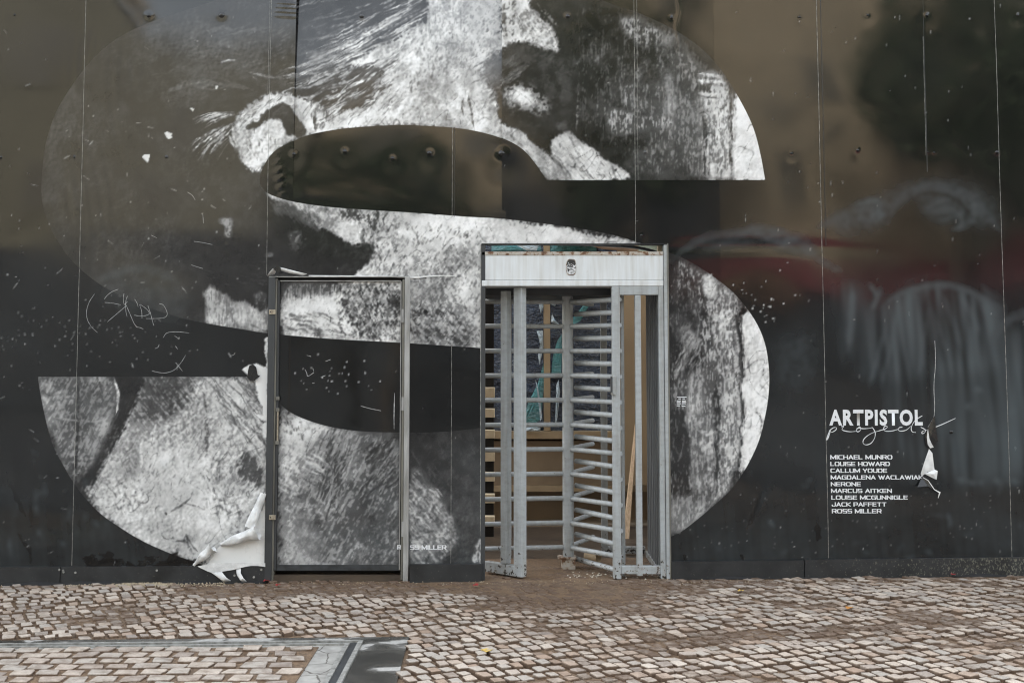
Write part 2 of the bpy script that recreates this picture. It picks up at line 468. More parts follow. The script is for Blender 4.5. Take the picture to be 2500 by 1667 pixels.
# ------------------------------------------------------------------ recessed cover, lower left
cover = thing('access_cover', 'large recessed access cover filled with setts inside a grey metal frame, set in the paving', 'access cover', (COVER_X0 / 2 + in_x / 2, -3.3, 0))
conc = MB().prism_z([(COVER_X0 - .6, COVER_Y0), (conc_r2 + 0.02, COVER_Y0), (conc_r, conc_b), (COVER_X0 - .6, conc_b)], -0.05, 0.010)
conc.build('concrete_surround', M['wetconc'], cover)
def frame_run(axis):
    # two upstanding rails and a dark channel between them, mitred at the corner
    specs = [('rail', 0.0, 0.024, 0.022), ('channel', 0.024, 0.064, 0.0125), ('rail', 0.064, 0.088, 0.021)]
    for nm, a, b, h in specs:
        if axis == 'x':
            poly = [(COVER_X0, cy_b - b), (cx_r - b, cy_b - b), (cx_r - a, cy_b - a), (COVER_X0, cy_b - a)]
        else:
            poly = [(cx_r - b, COVER_Y0), (cx_r - a, COVER_Y0), (cx_r - a, cy_b - a), (cx_r - b, cy_b - b)]
        MB().prism_z(poly, -0.02, h).build(nm, M['galv'] if nm == 'rail' else M['darkmetal'], cover)
frame_run('x'); frame_run('y')
bed = MB().prism_z([(COVER_X0, COVER_Y0), (cx_r - .088, COVER_Y0), (cx_r - .088, cy_b - .088), (COVER_X0, cy_b - .088)], -0.03, 0.012)
bed.build('mortar_bed', M['mortar'], cover)
mud2 = MB().prism_z([(COVER_X0, COVER_Y0), (cx_r - .088 - 0.130, COVER_Y0), (cx_r - .088 - 0.130, cy_b - .088 - .045), (COVER_X0, cy_b - .088 - .045)], -0.03, 0.0165)
mud2.build('joint_fill', M['mud'], cover)
rc = random.Random(5)
cvar = [sett_to_mesh('sett', [sett_mesh(900 + k, 0.108, 0.101, rc.random() * .62, 0.17)]) for k in range(14)]
yrow = cy_b - .088 - .045 - .055; row = 0
while yrow > -4.0:
    x = cx_r - .088 - 0.130 - .055 - (0.06 if row % 2 else 0) - rc.uniform(0, .05)
    while x > -2.75:
        o = bpy.data.objects.new('sett', cvar[rc.randrange(14)]); COL.objects.link(o)
        o.parent = cover; o.matrix_parent_inverse = cover.matrix_basis.inverted()
        o.location = (x, yrow + rc.uniform(-.006, .006), gz(x) + 0.026 + rc.uniform(-.004, .004)); o.rotation_euler = (0, 0, rc.uniform(-.05, .05) + (math.pi if rc.random() < .5 else 0))
        sxl = rc.uniform(0.88, 1.16); o.scale = (sxl, rc.uniform(.94, 1.04), 1)
        x -= 0.124 * (sxl + 1) / 2 + 0.004
    yrow -= 0.120; row += 1

# ------------------------------------------------------------------ the printed mural (painted numerically, stored on the sheets)
RS = 2.0; U0, V0 = -100.0, -100.0
RW, RH = int(2700 / RS), int(1520 / RS)
uu, vv = np.meshgrid(U0 + RS * np.arange(RW), V0 + RS * np.arange(RH))
kx = np.fft.rfftfreq(RW)[None, :]; ky = np.fft.fftfreq(RH)[:, None]
def fnoise(l_long, l_short, theta_deg=0.0, seed=0, equal=True):
    """noise with correlation lengths in photo pixels; the long axis lies along theta (image angle, y down)"""
    r = np.random.default_rng(seed)
    F = np.fft.rfft2(r.standard_normal((RH, RW)))
    t = R(theta_deg); a, b = l_long / RS, l_short / RS
    kl = kx * math.cos(t) + ky * math.sin(t); ks = -kx * math.sin(t) + ky * math.cos(t)
    F = F * np.exp(-2 * np.pi ** 2 * 0.25 * ((kl * a) ** 2 + (ks * b) ** 2))
    n = np.fft.irfft2(F, s=(RH, RW))
    n = (n - n.mean()) / n.std()
    if equal:
        n = 0.5 * (1 + np.tanh(0.8 * n * (1 + 0.044715 * 0.64 * n * n)))
    return n
def mixn(*a):
    s = sum((w * (n - .5)) for w, n in a); s = s / s.std()
    return 0.5 * (1 + np.tanh(0.8 * s * (1 + 0.03 * s * s)))
fine = fnoise(4, 4, 0, 1); mid = fnoise(14, 14, 0, 2); big = fnoise(60, 60, 0, 3); huge = fnoise(220, 180, 0, 4)
f3 = fnoise(3, 3, 0, 5); f6 = fnoise(7, 7, 0, 6)
TEX = {
    'iso': mixn((1, fine), (.5, f6), (.2, mid)),
    'imp': mixn((.8, fnoise(8, 2.6, 62, 11)), (.8, fnoise(8, 2.6, 125, 12)), (.8, f3), (.4, f6), (.2, mid)),
    'vert': mixn((1, fnoise(13, 2.0, 90, 13)), (1, fnoise(5, 2.2, 90, 14)), (.35, fnoise(50, 5, 90, 15)), (.3, fnoise(16, 10, 90, 25)), (.25, fnoise(90, 12, 90, 26))),
    'dl': mixn((1, fnoise(16, 2.4, 118, 16)), (.9, fine), (.4, f6), (.3, fnoise(50, 7, 118, 17))),
    'dr': mixn((1, fnoise(22, 2.4, 52, 18)), (.8, fine), (.4, f6), (.15, mid)),
    'hor': mixn((1, fnoise(22, 3, -14, 19)), (.6, fnoise(46, 5, -20, 20)), (.4, f6), (.5, fine)),
    'arc': mixn((1, fnoise(30, 2.6, -28, 21)), (.8, fine), (.4, fnoise(50, 6, -30, 22)), (.3, f6)),
}
wx = (fnoise(34, 34, 0, 31, False) * 2.6 + fnoise(9, 9, 0, 32, False) * 1.8 + fnoise(4, 4, 0, 35, False) * 1.4)
wy = (fnoise(34, 34, 0, 33, False) * 2.6 + fnoise(9, 9, 0, 34, False) * 1.8 + fnoise(4, 4, 0, 36, False) * 1.4)

def fill(poly, U, V):
    m = np.zeros(U.shape, bool); n = len(poly)
    for i in range(n):
        x0, y0 = poly[i]; x1, y1 = poly[(i + 1) % n]
        if y0 == y1: continue
        c = ((V >= min(y0, y1)) & (V < max(y0, y1)))
        m ^= c & (U < (x1 - x0) * (V - y0) / (y1 - y0) + x0)
    return m
def blur(a, s):
    """gaussian-like blur in photo pixels by repeated box sums"""
    k = max(1, int(round(s / RS)))
    if k <= 1 and s < RS * .8: return a
    for ax in (0, 1):
        for _ in range(2):
            p = np.concatenate([np.repeat(np.take(a, [0], ax), k + 1, ax), a, np.repeat(np.take(a, [-1], ax), k, ax)], ax)
            c = np.cumsum(p, ax)
            hi = np.take(c, range(2 * k + 1, c.shape[ax]), ax); lo = np.take(c, range(0, c.shape[ax] - 2 * k - 1), ax)
            a = (hi - lo) / (2 * k + 1)
    return a
canvas = np.full((RH, RW), 0.11) + 0.05 * (big - .5) + 0.04 * (mid - .5)
def region_mask(poly, soft, warp, edge, tex):
    pad = 3 * soft + 40
    xs_ = [p[0] for p in poly]; ys_ = [p[1] for p in poly]
    i0 = max(0, int((min(ys_) - pad - V0) / RS)); i1 = min(RH, int((max(ys_) + pad - V0) / RS) + 1)
    j0 = max(0, int((min(xs_) - pad - U0) / RS)); j1 = min(RW, int((max(xs_) + pad - U0) / RS) + 1)
    sl = (slice(i0, i1), slice(j0, j1))
    m = fill(poly, uu[sl] + wx[sl] * warp, vv[sl] + wy[sl] * warp).astype(float)
    if soft: m = blur(m, soft)
    if edge:
        e = TEX[tex][sl]; m = np.clip((m - .5) * (1 + 2.2 * edge) + .5 + (e - .5) * 1.6 * edge * (1 - np.abs(2 * m - 1)), 0, 1)
    return sl, m
def paint(poly, tone, soft=8, tex='imp', k=0.4, amp=0.25, op=1.0, warp=1.0, edge=0.6):
    """lay one area of paint: tone is a number or ((u,v,tone),(u,v,tone)) for a ramp in the paint"""
    sl, m = region_mask(poly, soft * 1.6 + 1 if soft > 5 else soft + .5, warp, edge * 1.25, tex); k = k * .62; amp = amp * 1.15
    if isinstance(tone, tuple):
        (ax, ay, at), (bx, by, bt) = tone
        t = ((uu[sl] - ax) * (bx - ax) + (vv[sl] - ay) * (by - ay)) / ((bx - ax) ** 2 + (by - ay) ** 2)
        tn = at + (bt - at) * np.clip(t, 0, 1)
    else: tn = tone
    n = TEX[tex][sl]
    val = tn + amp * .75 * (big[sl] - .5) + amp * .55 * (mid[sl] - .5) + amp * .5 * (huge[sl] - .5)
    gr = np.clip((val - n) * 3.2 + .5, 0, 1)
    hi = np.clip(np.maximum(val, 0.62) + .2, 0, .98); lo = np.minimum(val * .35, .16)
    out = val * (1 - k) + (lo + (hi - lo) * gr) * k
    canvas[sl] = canvas[sl] * (1 - m * op) + out * m * op
def dist_poly(pts, U, V, closed=False):
    d = np.full(U.shape, 1e9); tt = np.zeros(U.shape); n = len(pts)
    for i in range(n if closed else n - 1):
        x0, y0 = pts[i]; x1, y1 = pts[(i + 1) % n]
        L2 = (x1 - x0) ** 2 + (y1 - y0) ** 2 + 1e-9
        t = np.clip(((U - x0) * (x1 - x0) + (V - y0) * (y1 - y0)) / L2, 0, 1)
        dd = np.hypot(U - x0 - t * (x1 - x0), V - y0 - t * (y1 - y0))
        better = dd < d; d = np.where(better, dd, d); tt = np.where(better, (i + t) / max(1, n - 1), tt)
    return d, tt
def stroke(pts, w, tone, op=0.9, dry=0.6, tex='iso', target=None, taper=True, wob=.3):
    tg = canvas if target is None else target
    pad = w * 2 + 8; xs_ = [p[0] for p in pts]; ys_ = [p[1] for p in pts]
    i0 = max(0, int((min(ys_) - pad - V0) / RS)); i1 = min(RH, int((max(ys_) + pad - V0) / RS) + 1)
    j0 = max(0, int((min(xs_) - pad - U0) / RS)); j1 = min(RW, int((max(xs_) + pad - U0) / RS) + 1)
    if i1 <= i0 or j1 <= j0: return
    sl = (slice(i0, i1), slice(j0, j1))
    d, t = dist_poly(pts, uu[sl] + wx[sl] * wob, vv[sl] + wy[sl] * wob)
    ww = w * (np.clip(np.minimum(t, 1 - t) * 5, .25, 1) if taper else 1.0)
    m = np.clip((ww - d) / max(1.5, w * .45) + .2, 0, 1)
    m = m * np.clip(1 - dry + dry * (TEX[tex][sl] * 2.2 - .3), 0, 1) * op
    tg[sl] = tg[sl] * (1 - m) + tone * m
def smoothc(pts, closed=False, k=5):
    out = []; n = len(pts)
    for i in range(n if closed else n - 1):
        if closed: p0, p1, p2, p3 = pts[i - 1], pts[i], pts[(i + 1) % n], pts[(i + 2) % n]
        else: p0, p1, p2, p3 = pts[max(0, i - 1)], pts[i], pts[i + 1], pts[min(n - 1, i + 2)]
        for j in range(k):
            t = j / k
            out.append(tuple(.5 * ((2 * p1[c]) + (-p0[c] + p2[c]) * t + (2 * p0[c] - 5 * p1[c] + 4 * p2[c] - p3[c]) * t * t + (-p0[c] + 3 * p1[c] - 3 * p2[c] + p3[c]) * t ** 3) for c in (0, 1)))
    if not closed: out.append(pts[-1])
    return out
def fan(cx, cy, a0, a1, r0, r1, n, w, tone, seed, bend=0.0, tex='iso', op=.8, dry=.7):
    r = random.Random(seed)
    for _ in range(n):
        a = R(r.uniform(a0, a1)); s0 = r.uniform(r0, r0 + (r1 - r0) * .35); s1 = r.uniform(r0 + (r1 - r0) * .5, r1)
        pts = []
        for j in range(6):
            s = s0 + (s1 - s0) * j / 5; aa = a + bend * (j / 5) ** 2
            pts.append((cx + s * math.cos(aa), cy + s * math.sin(aa)))
        stroke(pts, w * r.uniform(.5, 1.3), tone * r.uniform(.7, 1.1), op, dry, tex)
def hatch(poly, ang, length, w, n, tone, seed, op=.7, dry=.6, tex='iso', jit=10):
    r = random.Random(seed); xs_ = [p[0] for p in poly]; ys_ = [p[1] for p in poly]; c = 0; tries = 0
    while c < n and tries < n * 30:
        tries += 1
        x = r.uniform(min(xs_), max(xs_)); y = r.uniform(min(ys_), max(ys_))
        if not fill(poly, np.array([[x]]), np.array([[y]]))[0, 0]: continue
        a = R(ang + r.uniform(-jit, jit)); L = length * r.uniform(.4, 1.2)
        bx = r.uniform(-.12, .12) * L
        pts = [(x - L / 2 * math.cos(a), y - L / 2 * math.sin(a)), (x - bx * math.sin(a), y + bx * math.cos(a)), (x + L / 2 * math.cos(a), y + L / 2 * math.sin(a))]
        stroke(pts, w * r.uniform(.5, 1.3), tone * r.uniform(.75, 1.15), op, dry, tex); c += 1

# --- upper lobe, left: dark temple with faint brush arcs
paint([(250, 130), (420, 40), (620, 60), (700, 120), (660, 220), (560, 260), (400, 250), (260, 260)], 0.15, 40, 'hor', .10, .10, .7)
for i in range(26):
    r_ = random.Random(50 + i); y = r_.uniform(60, 215); x = r_.uniform(380, 600); L = r_.uniform(60, 170)
    stroke([(x, y + 14), (x + L * .5, y - 6), (x + L, y + 10)], r_.uniform(3, 8), r_.uniform(.16, .34), .6, .8, 'hor')
stroke([(530, 152), (560, 145), (575, 146)], 2.5, .7, .9, .4); stroke([(600, 172), (650, 186), (700, 192)], 4, .5, .8, .7, 'hor')
paint([(145, 340), (175, 330), (200, 355), (185, 390), (150, 400)], 0.06, 6, 'iso', .05, .05, .8)
paint([(160, 180), (190, 190), (185, 340), (165, 420), (150, 470), (185, 560), (180, 640), (140, 580), (110, 480), (115, 360)], 0.17, 14, 'vert', .05, .05, .6)
# --- brow, dark with strokes, running into the light bridge of the nose
paint([(640, -90), (1050, -90), (1045, 40), (950, 100), (870, 160), (800, 250), (700, 230), (650, 200)], 0.11, 26, 'arc', .25, .14)
for i in range(90):
    r_ = random.Random(200 + i); t = r_.random(); x = 690 + 330 * t + r_.uniform(-30, 30); y = r_.uniform(5, 215) - 70 * t
    L = r_.uniform(40, 120); sl_ = R(-14 - 18 * t + r_.uniform(-8, 8))
    stroke([(x, y), (x + L * .5 * math.cos(sl_), y + L * .5 * math.sin(sl_) + 3), (x + L * math.cos(sl_), y + L * math.sin(sl_))], r_.uniform(1.5, 4.5), r_.uniform(.2, .75) * (.55 + .6 * t), .75, .75, 'arc')
for i in range(150):
    r_ = random.Random(1200 + i); t = r_.random(); x = 760 + 270 * t + r_.uniform(-35, 35); y = 190 - 130 * t + r_.uniform(-45, 40)
    L = r_.uniform(45, 125); sl_ = R(-17 - 14 * t + r_.uniform(-7, 7)); x -= L * .7
    stroke([(x, y + 4), (x + L * .5 * math.cos(sl_), y + L * .5 * math.sin(sl_) + 3), (x + L * math.cos(sl_), y + L * math.sin(sl_))], r_.uniform(.9, 2.2), r_.uniform(.55, .95), .85, .6, 'fine' if False else 'arc')
paint([(740, 120), (815, 122), (812, 142), (760, 150), (735, 140)], .42, 10, 'hor', .25, .2, .8)
paint([(735, 160), (800, 155), (800, 178), (745, 184)], .36, 8, 'hor', .2, .2, .7)
# light mass: forehead, bridge, inner eye corner
A = [(1047, -95), (1041, 45), (1002, 74), (942, 98), (880, 138), (840, 168), (905, 158), (942, 172), (925, 205), (890, 250), (850, 270), (826, 282), (800, 268), (778, 252),
     (749, 238), (704, 228), (690, 250), (728, 283), (749, 322), (764, 330), (838, 316), (913, 309), (981, 306), (1047, 309), (1106, 313), (1166, 324), (1225, 340), (1300, 394), (1345, 440),
     (1405, 442), (1345, 380), (1300, 345), (1260, 310), (1228, 283), (1211, 238), (1190, 208), (1181, 149), (1225, 113), (1280, 100), (1330, 118), (1367, 133), (1358, 89), (1334, 54), (1289, 12), (1278, -95)]
paint(A, 0.76, 6, 'imp', .24, .34)
paint([(942, 98), (1040, 48), (1200, -20), (1260, 20), (1220, 110), (1170, 180), (1100, 200), (1000, 190), (940, 180)], .76, 22, 'imp', .36, .22, .9)
hatch([(1030, 60), (1240, 20), (1220, 110), (1170, 190), (1000, 240), (950, 160)], 100, 14, 2.2, 150, .36, 71, .7, .6)
hatch([(1040, 10), (1170, 0), (1160, 110), (1050, 120)], 85, 20, 1.6, 26, .3, 72, .7, .5)
for i in range(120):
    r_ = random.Random(1500 + i); t = r_.random(); x = 800 + 190 * t; y = 268 - 150 * t + r_.uniform(-22, 30); L = r_.uniform(30, 95); sl_ = R(-24 - 16 * t + r_.uniform(-8, 8))
    stroke([(x - L * .6 * math.cos(sl_), y - L * .6 * math.sin(sl_)), (x, y + 2), (x + L * .4 * math.cos(sl_), y + L * .4 * math.sin(sl_))], r_.uniform(.8, 2.0), r_.choice((.16, .25, .9, .8)), .8, .55, 'arc')
hatch([(840, 170), (940, 140), (960, 200), (900, 260), (830, 275)], -32, 60, 3.0, 55, .22, 73, .8, .55, 'arc')
hatch([(820, 180), (960, 110), (990, 190), (880, 290), (790, 290)], -35, 46, 2.6, 60, .85, 74, .8, .55, 'arc')
hatch([(690, 160), (860, 150), (820, 270), (720, 230)], -22, 50, 3.0, 40, .72, 75, .75, .75, 'arc')
hatch([(930, 190), (1000, 180), (990, 270), (930, 300), (830, 300)], 130, 34, 1.8, 40, .4, 76, .7, .5)
paint([(975, 120), (1010, 115), (1025, 150), (1005, 185), (985, 170)], .93, 6, 'iso', .1, .08)
paint([(1170, 150), (1225, 118), (1232, 268), (1205, 235), (1180, 200)], .47, 14, 'arc', .3, .2, .85)
hatch([(1150, 130), (1228, 110), (1225, 260), (1170, 220)], 152, 44, 2.4, 36, .3, 77, .6, .6)
stroke([(1143, 225), (1150, 265), (1157, 318)], 3.0, .16, .9, .4); stroke([(1130, 235), (1128, 262), (1133, 284)], 2.6, .2, .8, .5)
for x0, y0, y1 in ((1045, 5, 90), (1060, 15, 75), (1122, 0, 80), (1053, 140, 200), (890, 240, 300), (825, 110, 130)):
    stroke([(x0, y0), (x0 + 2, (y0 + y1) / 2), (x0 + 1, y1)], 1.6, .3, .7, .5)
stroke([(1045, 100), (1085, 106), (1120, 97)], 2, .38, .8, .4)
stroke([(1214, 20), (1232, 35), (1228, 70), (1236, 95)], 7, .25, .8, .8); hatch([(1215, 0), (1260, 0), (1250, 90), (1215, 90)], 100, 14, 3, 30, .2, 78, .7, .7)
# right brow side patch
paint([(1270, 20), (1300, 20), (1350, 80), (1366, 130), (1330, 118), (1270, 95)], .5, 10, 'imp', .55, .25, .85)
hatch([(1275, 30), (1340, 70), (1366, 130), (1320, 118), (1270, 80)], 45, 18, 2.2, 50, .85, 79, .7, .7)
# --- left eye pocket
B = [(631, 438), (593, 393), (569, 357), (563, 328), (575, 286), (611, 256), (655, 232), (700, 226), (749, 240), (770, 322), (719, 342), (674, 366), (651, 393), (637, 423)]
paint(B, .74, 7, 'imp', .3, .3)
paint([(600, 313), (630, 298), (660, 265), (689, 250), (713, 259), (728, 283), (749, 322), (738, 334), (700, 328), (683, 292), (660, 286), (630, 310), (606, 325)], .15, 4, 'iso', .12, .1)
stroke([(600, 318), (632, 302), (662, 272), (690, 254)], 6, .07, .9, .3)
paint([(612, 326), (640, 306), (668, 290), (690, 300), (700, 330), (670, 345), (640, 380), (612, 360)], .88, 4, 'iso', .12, .15)
hatch([(600, 330), (690, 330), (640, 400), (600, 370)], 70, 16, 2, 26, .35, 81, .6, .6)
hatch([(575, 290), (640, 245), (700, 232), (640, 262), (590, 310)], 140, 30, 1.8, 36, .3, 82, .6, .6)
hatch([(750, 245), (790, 262), (820, 290), (770, 320)], 100, 22, 3, 26, .28, 83, .7, .6)
stroke([(765, 275), (768, 300), (770, 320)], 4, .14, .8, .5); stroke([(795, 265), (797, 295)], 2.4, .2, .8, .5)
# crow's feet
fan(600, 270, 160, 178, 20, 140, 14, 1.5, .8, 91, -.10, 'arc', .9, .6); fan(600, 285, 134, 160, 25, 165, 22, 1.7, .8, 92, -.10, 'dl', .9, .6)
fan(590, 300, 120, 146, 40, 120, 12, 1.6, .6, 93, 0, 'iso')
hatch([(575, 290), (570, 360), (600, 400), (560, 345)], 75, 40, 1.8, 16, .8, 94, .7, .5)
# --- right eye
paint([(1228, 105), (1280, 106), (1325, 124), (1370, 142), (1388, 175), (1402, 225), (1398, 262), (1372, 310), (1350, 282), (1325, 240), (1300, 212), (1262, 196), (1230, 212), (1214, 235), (1228, 190)], .12, 13, 'iso', .12, .14)
hatch([(1232, 140), (1290, 160), (1250, 200), (1228, 200)], -35, 40, 2.4, 40, .42, 95, .6, .7, 'arc')
paint([(1233, 140), (1262, 130), (1275, 160), (1240, 195), (1230, 200)], .34, 14, 'arc', .3, .2, .7)
paint([(1230, 222), (1274, 206), (1304, 220), (1325, 247), (1343, 277), (1340, 291), (1313, 270), (1274, 267), (1236, 254)], .62, 13, 'iso', .4, .2)
paint([(1250, 226), (1285, 222), (1308, 242), (1290, 258), (1256, 248)], .86, 8, 'iso', .1, .1)
paint([(1212, 262), (1240, 268), (1290, 276), (1340, 296), (1372, 318), (1392, 316), (1366, 330), (1348, 352), (1356, 382), (1338, 374), (1300, 346), (1258, 312), (1228, 288)], .09, 5, 'iso', .1, .08)
paint([(1360, 300), (1382, 296), (1388, 312), (1368, 322)], .3, 6, 'iso', .3, .2)
stroke([(1395, 120), (1412, 170), (1420, 210), (1412, 260), (1408, 320)], 5, .55, .75, .95); stroke([(1310, 10), (1340, 40), (1362, 65)], 5, .5, .7, .95)
# right cheek light
H = [(1346, 347), (1367, 324), (1391, 316), (1416, 340), (1468, 374), (1500, 402), (1550, 442), (1395, 442), (1372, 405), (1350, 376)]
paint(H, .78, 5, 'dr', .25, .22)
hatch(H, 50, 30, 2, 34, .45, 96, .6, .6); stroke([(1350, 376), (1372, 405), (1398, 442)], 8, .3, .7, .8, 'dr')
hatch([(1260, 335), (1345, 395), (1400, 440), (1335, 440), (1300, 390)], 42, 40, 1.8, 40, .5, 97, .6, .6, 'dr')
# temple: dark, scraped vertical marks getting denser to the right
paint([(1395, 0), (1480, 5), (1660, 90), (1780, 250), (1800, 440), (1560, 440), (1420, 320), (1405, 180)], ((1420, 250, .10), (1800, 300, .40)), 14, 'vert', .40, .16)
paint([(1510, 38), (1560, 40), (1640, 80), (1630, 110), (1600, 108), (1560, 120), (1535, 90), (1512, 60)], .36, 8, 'vert', .75, .2, .9)
paint([(1600, 60), (1650, 85), (1640, 150), (1626, 150), (1615, 100)], .62, 10, 'vert', .6, .2, .9)
paint([(1478, 268), (1520, 262), (1560, 280), (1650, 288), (1640, 312), (1560, 322), (1500, 332), (1480, 308)], .40, 6, 'vert', .8, .15, .95)
paint([(1512, 212), (1550, 208), (1550, 262), (1520, 258)], .3, 6, 'vert', .8, .15, .85)
paint([(1616, 150), (1640, 160), (1650, 240), (1660, 300), (1625, 290), (1618, 210)], .5, 10, 'vert', .65, .2, .9)
paint([(1700, 180), (1768, 178), (1800, 260), (1802, 440), (1705, 440), (1712, 330), (1720, 260)], .56, 8, 'vert', .75, .2, .95)
paint([(1740, 245), (1796, 240), (1802, 440), (1750, 440)], .66, 8, 'vert', .75, .15, .9)
stroke([(1782, 200), (1784, 320), (1786, 440)], 5, .1, .85, .6, 'vert'); stroke([(1718, 260), (1724, 340), (1716, 440)], 5, .08, .7, .6, 'vert')
for x0, y0, x1 in ((1702, 180, 1760), (1704, 196, 1770), (1700, 226, 1755)):
    stroke([(x0, y0), ((x0 + x1) / 2, y0 + 3), (x1, y0 + 6)], 3.5, .8, .85, .6)
    stroke([(x0 + 5, y0 + 8), (x1, y0 + 14)], 2.4, .2, .6, .6)
paint([(1697, 195), (1730, 205), (1738, 225), (1710, 222)], .22, 5, 'vert', .3, .1)
paint([(1796, 218), (1815, 235), (1870, 330), (1885, 445), (1790, 445), (1797, 330)], .88, 5, 'vert', .13, .10)
paint([(1725, 405), (1745, 400), (1742, 445), (1726, 445)], .8, 4, 'vert', .3, .2)
# --- middle: mouth corner and jaw below the upper counter
MID = [(639, 470), (700, 500), (740, 520), (770, 545), (800, 560), (830, 585), (860, 600), (905, 597), (915, 615), (900, 640), (870, 668), (850, 690), (700, 700), (690, 740), (690, 830),
       (1180, 860), (1180, 600), (1640, 620), (1557, 588), (1200, 528), (900, 508), (734, 492), (655, 468)]
paint(MID, .70, 5, 'imp', .42, .25)
paint([(960, 515), (1200, 530), (1570, 590), (1570, 620), (1180, 600), (1000, 600)], .84, 20, 'imp', .18, .15, .9)
paint([(655, 478), (700, 496), (780, 530), (820, 570), (780, 560), (720, 540), (660, 510)], .45, 10, 'dr', .5, .25, .9)
paint([(810, 545), (870, 535), (900, 560), (900, 600), (850, 596), (820, 575)], .84, 8, 'iso', .15, .12)
paint([(820, 512), (850, 505), (885, 520), (880, 540), (845, 535)], .35, 8, 'imp', .6, .2, .9)
hatch([(860, 520), (925, 510), (930, 640), (890, 620)], 80, 26, 4, 40, .18, 101, .65, .7, 'imp')
hatch([(930, 530), (1170, 560), (1170, 700), (900, 690)], 118, 16, 2.4, 260, .34, 102, .6, .55, 'imp')
hatch([(930, 530), (1170, 560), (1170, 700), (900, 690)], 60, 14, 2.2, 160, .92, 103, .6, .5, 'imp')
stroke([(1000, 548), (1020, 575), (1024, 605)], 2.4, .3, .7, .5); stroke([(1044, 540), (1055, 565)], 3, .3, .7, .5)
paint([(700, 570), (730, 560), (745, 580), (720, 600), (735, 625), (712, 610)], .34, 6, 'iso', .5, .2, .9)
paint([(1075, 640), (1105, 640), (1105, 770), (1080, 775)], .45, 14, 'imp', .5, .2, .75)
paint([(1000, 740), (1180, 730), (1180, 850), (1000, 840)], .58, 30, 'imp', .5, .25, .85)
hatch([(1000, 750), (1110, 760), (1175, 848), (1000, 838)], 35, 34, 3.4, 70, .18, 104, .6, .7, 'imp')
stroke([(1036, 755), (1042, 765)], 6, .05, .9, .1)
# door, upper print
paint([(684, 684), (860, 684), (845, 712), (800, 724), (684, 735)], .24, 12, 'vert', .35, .2)
paint([(684, 735), (780, 728), (840, 720), (860, 760), (840, 830), (684, 818)], .74, 14, 'imp', .4, .25)
paint([(830, 700), (980, 690), (980, 812), (900, 820), (850, 800), (830, 750)], .45, 16, 'imp', .7, .25)
hatch([(820, 700), (978, 690), (978, 830), (830, 825)], 62, 16, 3, 160, .12, 105, .7, .6, 'imp')
hatch([(690, 770), (830, 760), (830, 820), (690, 815)], 20, 36, 2.4, 60, .3, 106, .6, .6)
paint([(855, 785), (875, 782), (880, 792), (862, 797)], .05, 3, 'iso', 0, 0); paint([(760, 812), (790, 812), (800, 826), (760, 826)], .3, 5, 'imp', .5, .2)
paint([(950, 730), (976, 726), (978, 748), (955, 748)], .16, 5, 'iso', .2, .1)
# left jaw patch
paint([(495, 716), (520, 702), (560, 716), (566, 748), (584, 728), (625, 752), (652, 732), (660, 820), (596, 806), (500, 792)], .62, 6, 'vert', .55, .25)
paint([(566, 750), (584, 730), (640, 765), (650, 812), (580, 790)], .74, 6, 'vert', .3, .2)
paint([(617, 718), (640, 708), (654, 720), (650, 750), (628, 756)], .3, 4, 'imp', .5, .2)
paint([(540, 530), (560, 528), (571, 545), (563, 555), (568, 580), (556, 590), (545, 575), (548, 552), (528, 548)], .42, 5, 'iso', .5, .2)
paint([(645, 620), (660, 617), (667, 628), (656, 636), (646, 630)], .38, 3, 'iso', .3, .1)
hatch([(505, 640), (650, 640), (650, 700), (505, 690)], 10, 30, 1.5, 26, .4, 107, .6, .8)
paint([(480, 600), (640, 560), (650, 690), (520, 690)], .07, 20, 'iso', .1, .06, .6)
# --- lower lobe, right
paint([(1630, 610), (1730, 665), (1800, 720), (1810, 1000), (1790, 1190), (1700, 1275), (1630, 1320)], ((1640, 900, .16), (1810, 900, .62)), 10, 'vert', .70, .18)
paint([(1632, 630), (1700, 680), (1735, 760), (1700, 880), (1690, 1000), (1632, 1000)], .11, 24, 'vert', .3, .15, .85)
paint([(1720, 655), (1742, 668), (1745, 730), (1728, 738), (1718, 700)], .72, 6, 'vert', .35, .2)
paint([(1650, 790), (1700, 790), (1702, 840), (1680, 880), (1660, 840)], .42, 10, 'dl', .5, .2, .9)
hatch([(1640, 860), (1700, 830), (1720, 900), (1650, 920)], 115, 40, 3, 30, .65, 111, .6, .8, 'vert')
paint([(1752, 740), (1790, 720), (1812, 900), (1812, 1100), (1770, 1200), (1755, 1080), (1768, 900)], .62, 6, 'vert', .75, .18, .9)
paint([(1688, 910), (1720, 900), (1716, 1010), (1680, 1010)], .5, 8, 'vert', .6, .2, .85)
paint([(1676, 985), (1700, 990), (1745, 1060), (1740, 1190), (1690, 1220), (1680, 1100)], .5, 8, 'vert', .55, .2, .85)
paint([(1636, 1000), (1678, 1000), (1682, 1225), (1640, 1210)], .10, 5, 'vert', .55, .12, .9)
stroke([(1704, 1052), (1748, 1065)], 5, .66, .9, .3); stroke([(1745, 920), (1752, 1040), (1748, 1200)], 9, .08, .85, .6, 'vert')
stroke([(1790, 720), (1806, 820), (1812, 960), (1816, 1120)], 5, .10, .85, .65, 'vert')
paint([(1808, 735), (1860, 790), (1895, 924), (1860, 1100), (1800, 1190), (1815, 1100), (1815, 960), (1812, 850)], .85, 6, 'vert', .18, .12)
paint([(1632, 1220), (1740, 1200), (1760, 1235), (1630, 1330)], .45, 14, 'vert', .45, .2, .9)
paint([(1800, 752), (1815, 750), (1822, 765), (1812, 772), (1802, 764)], .03, 2, 'iso', 0, 0)
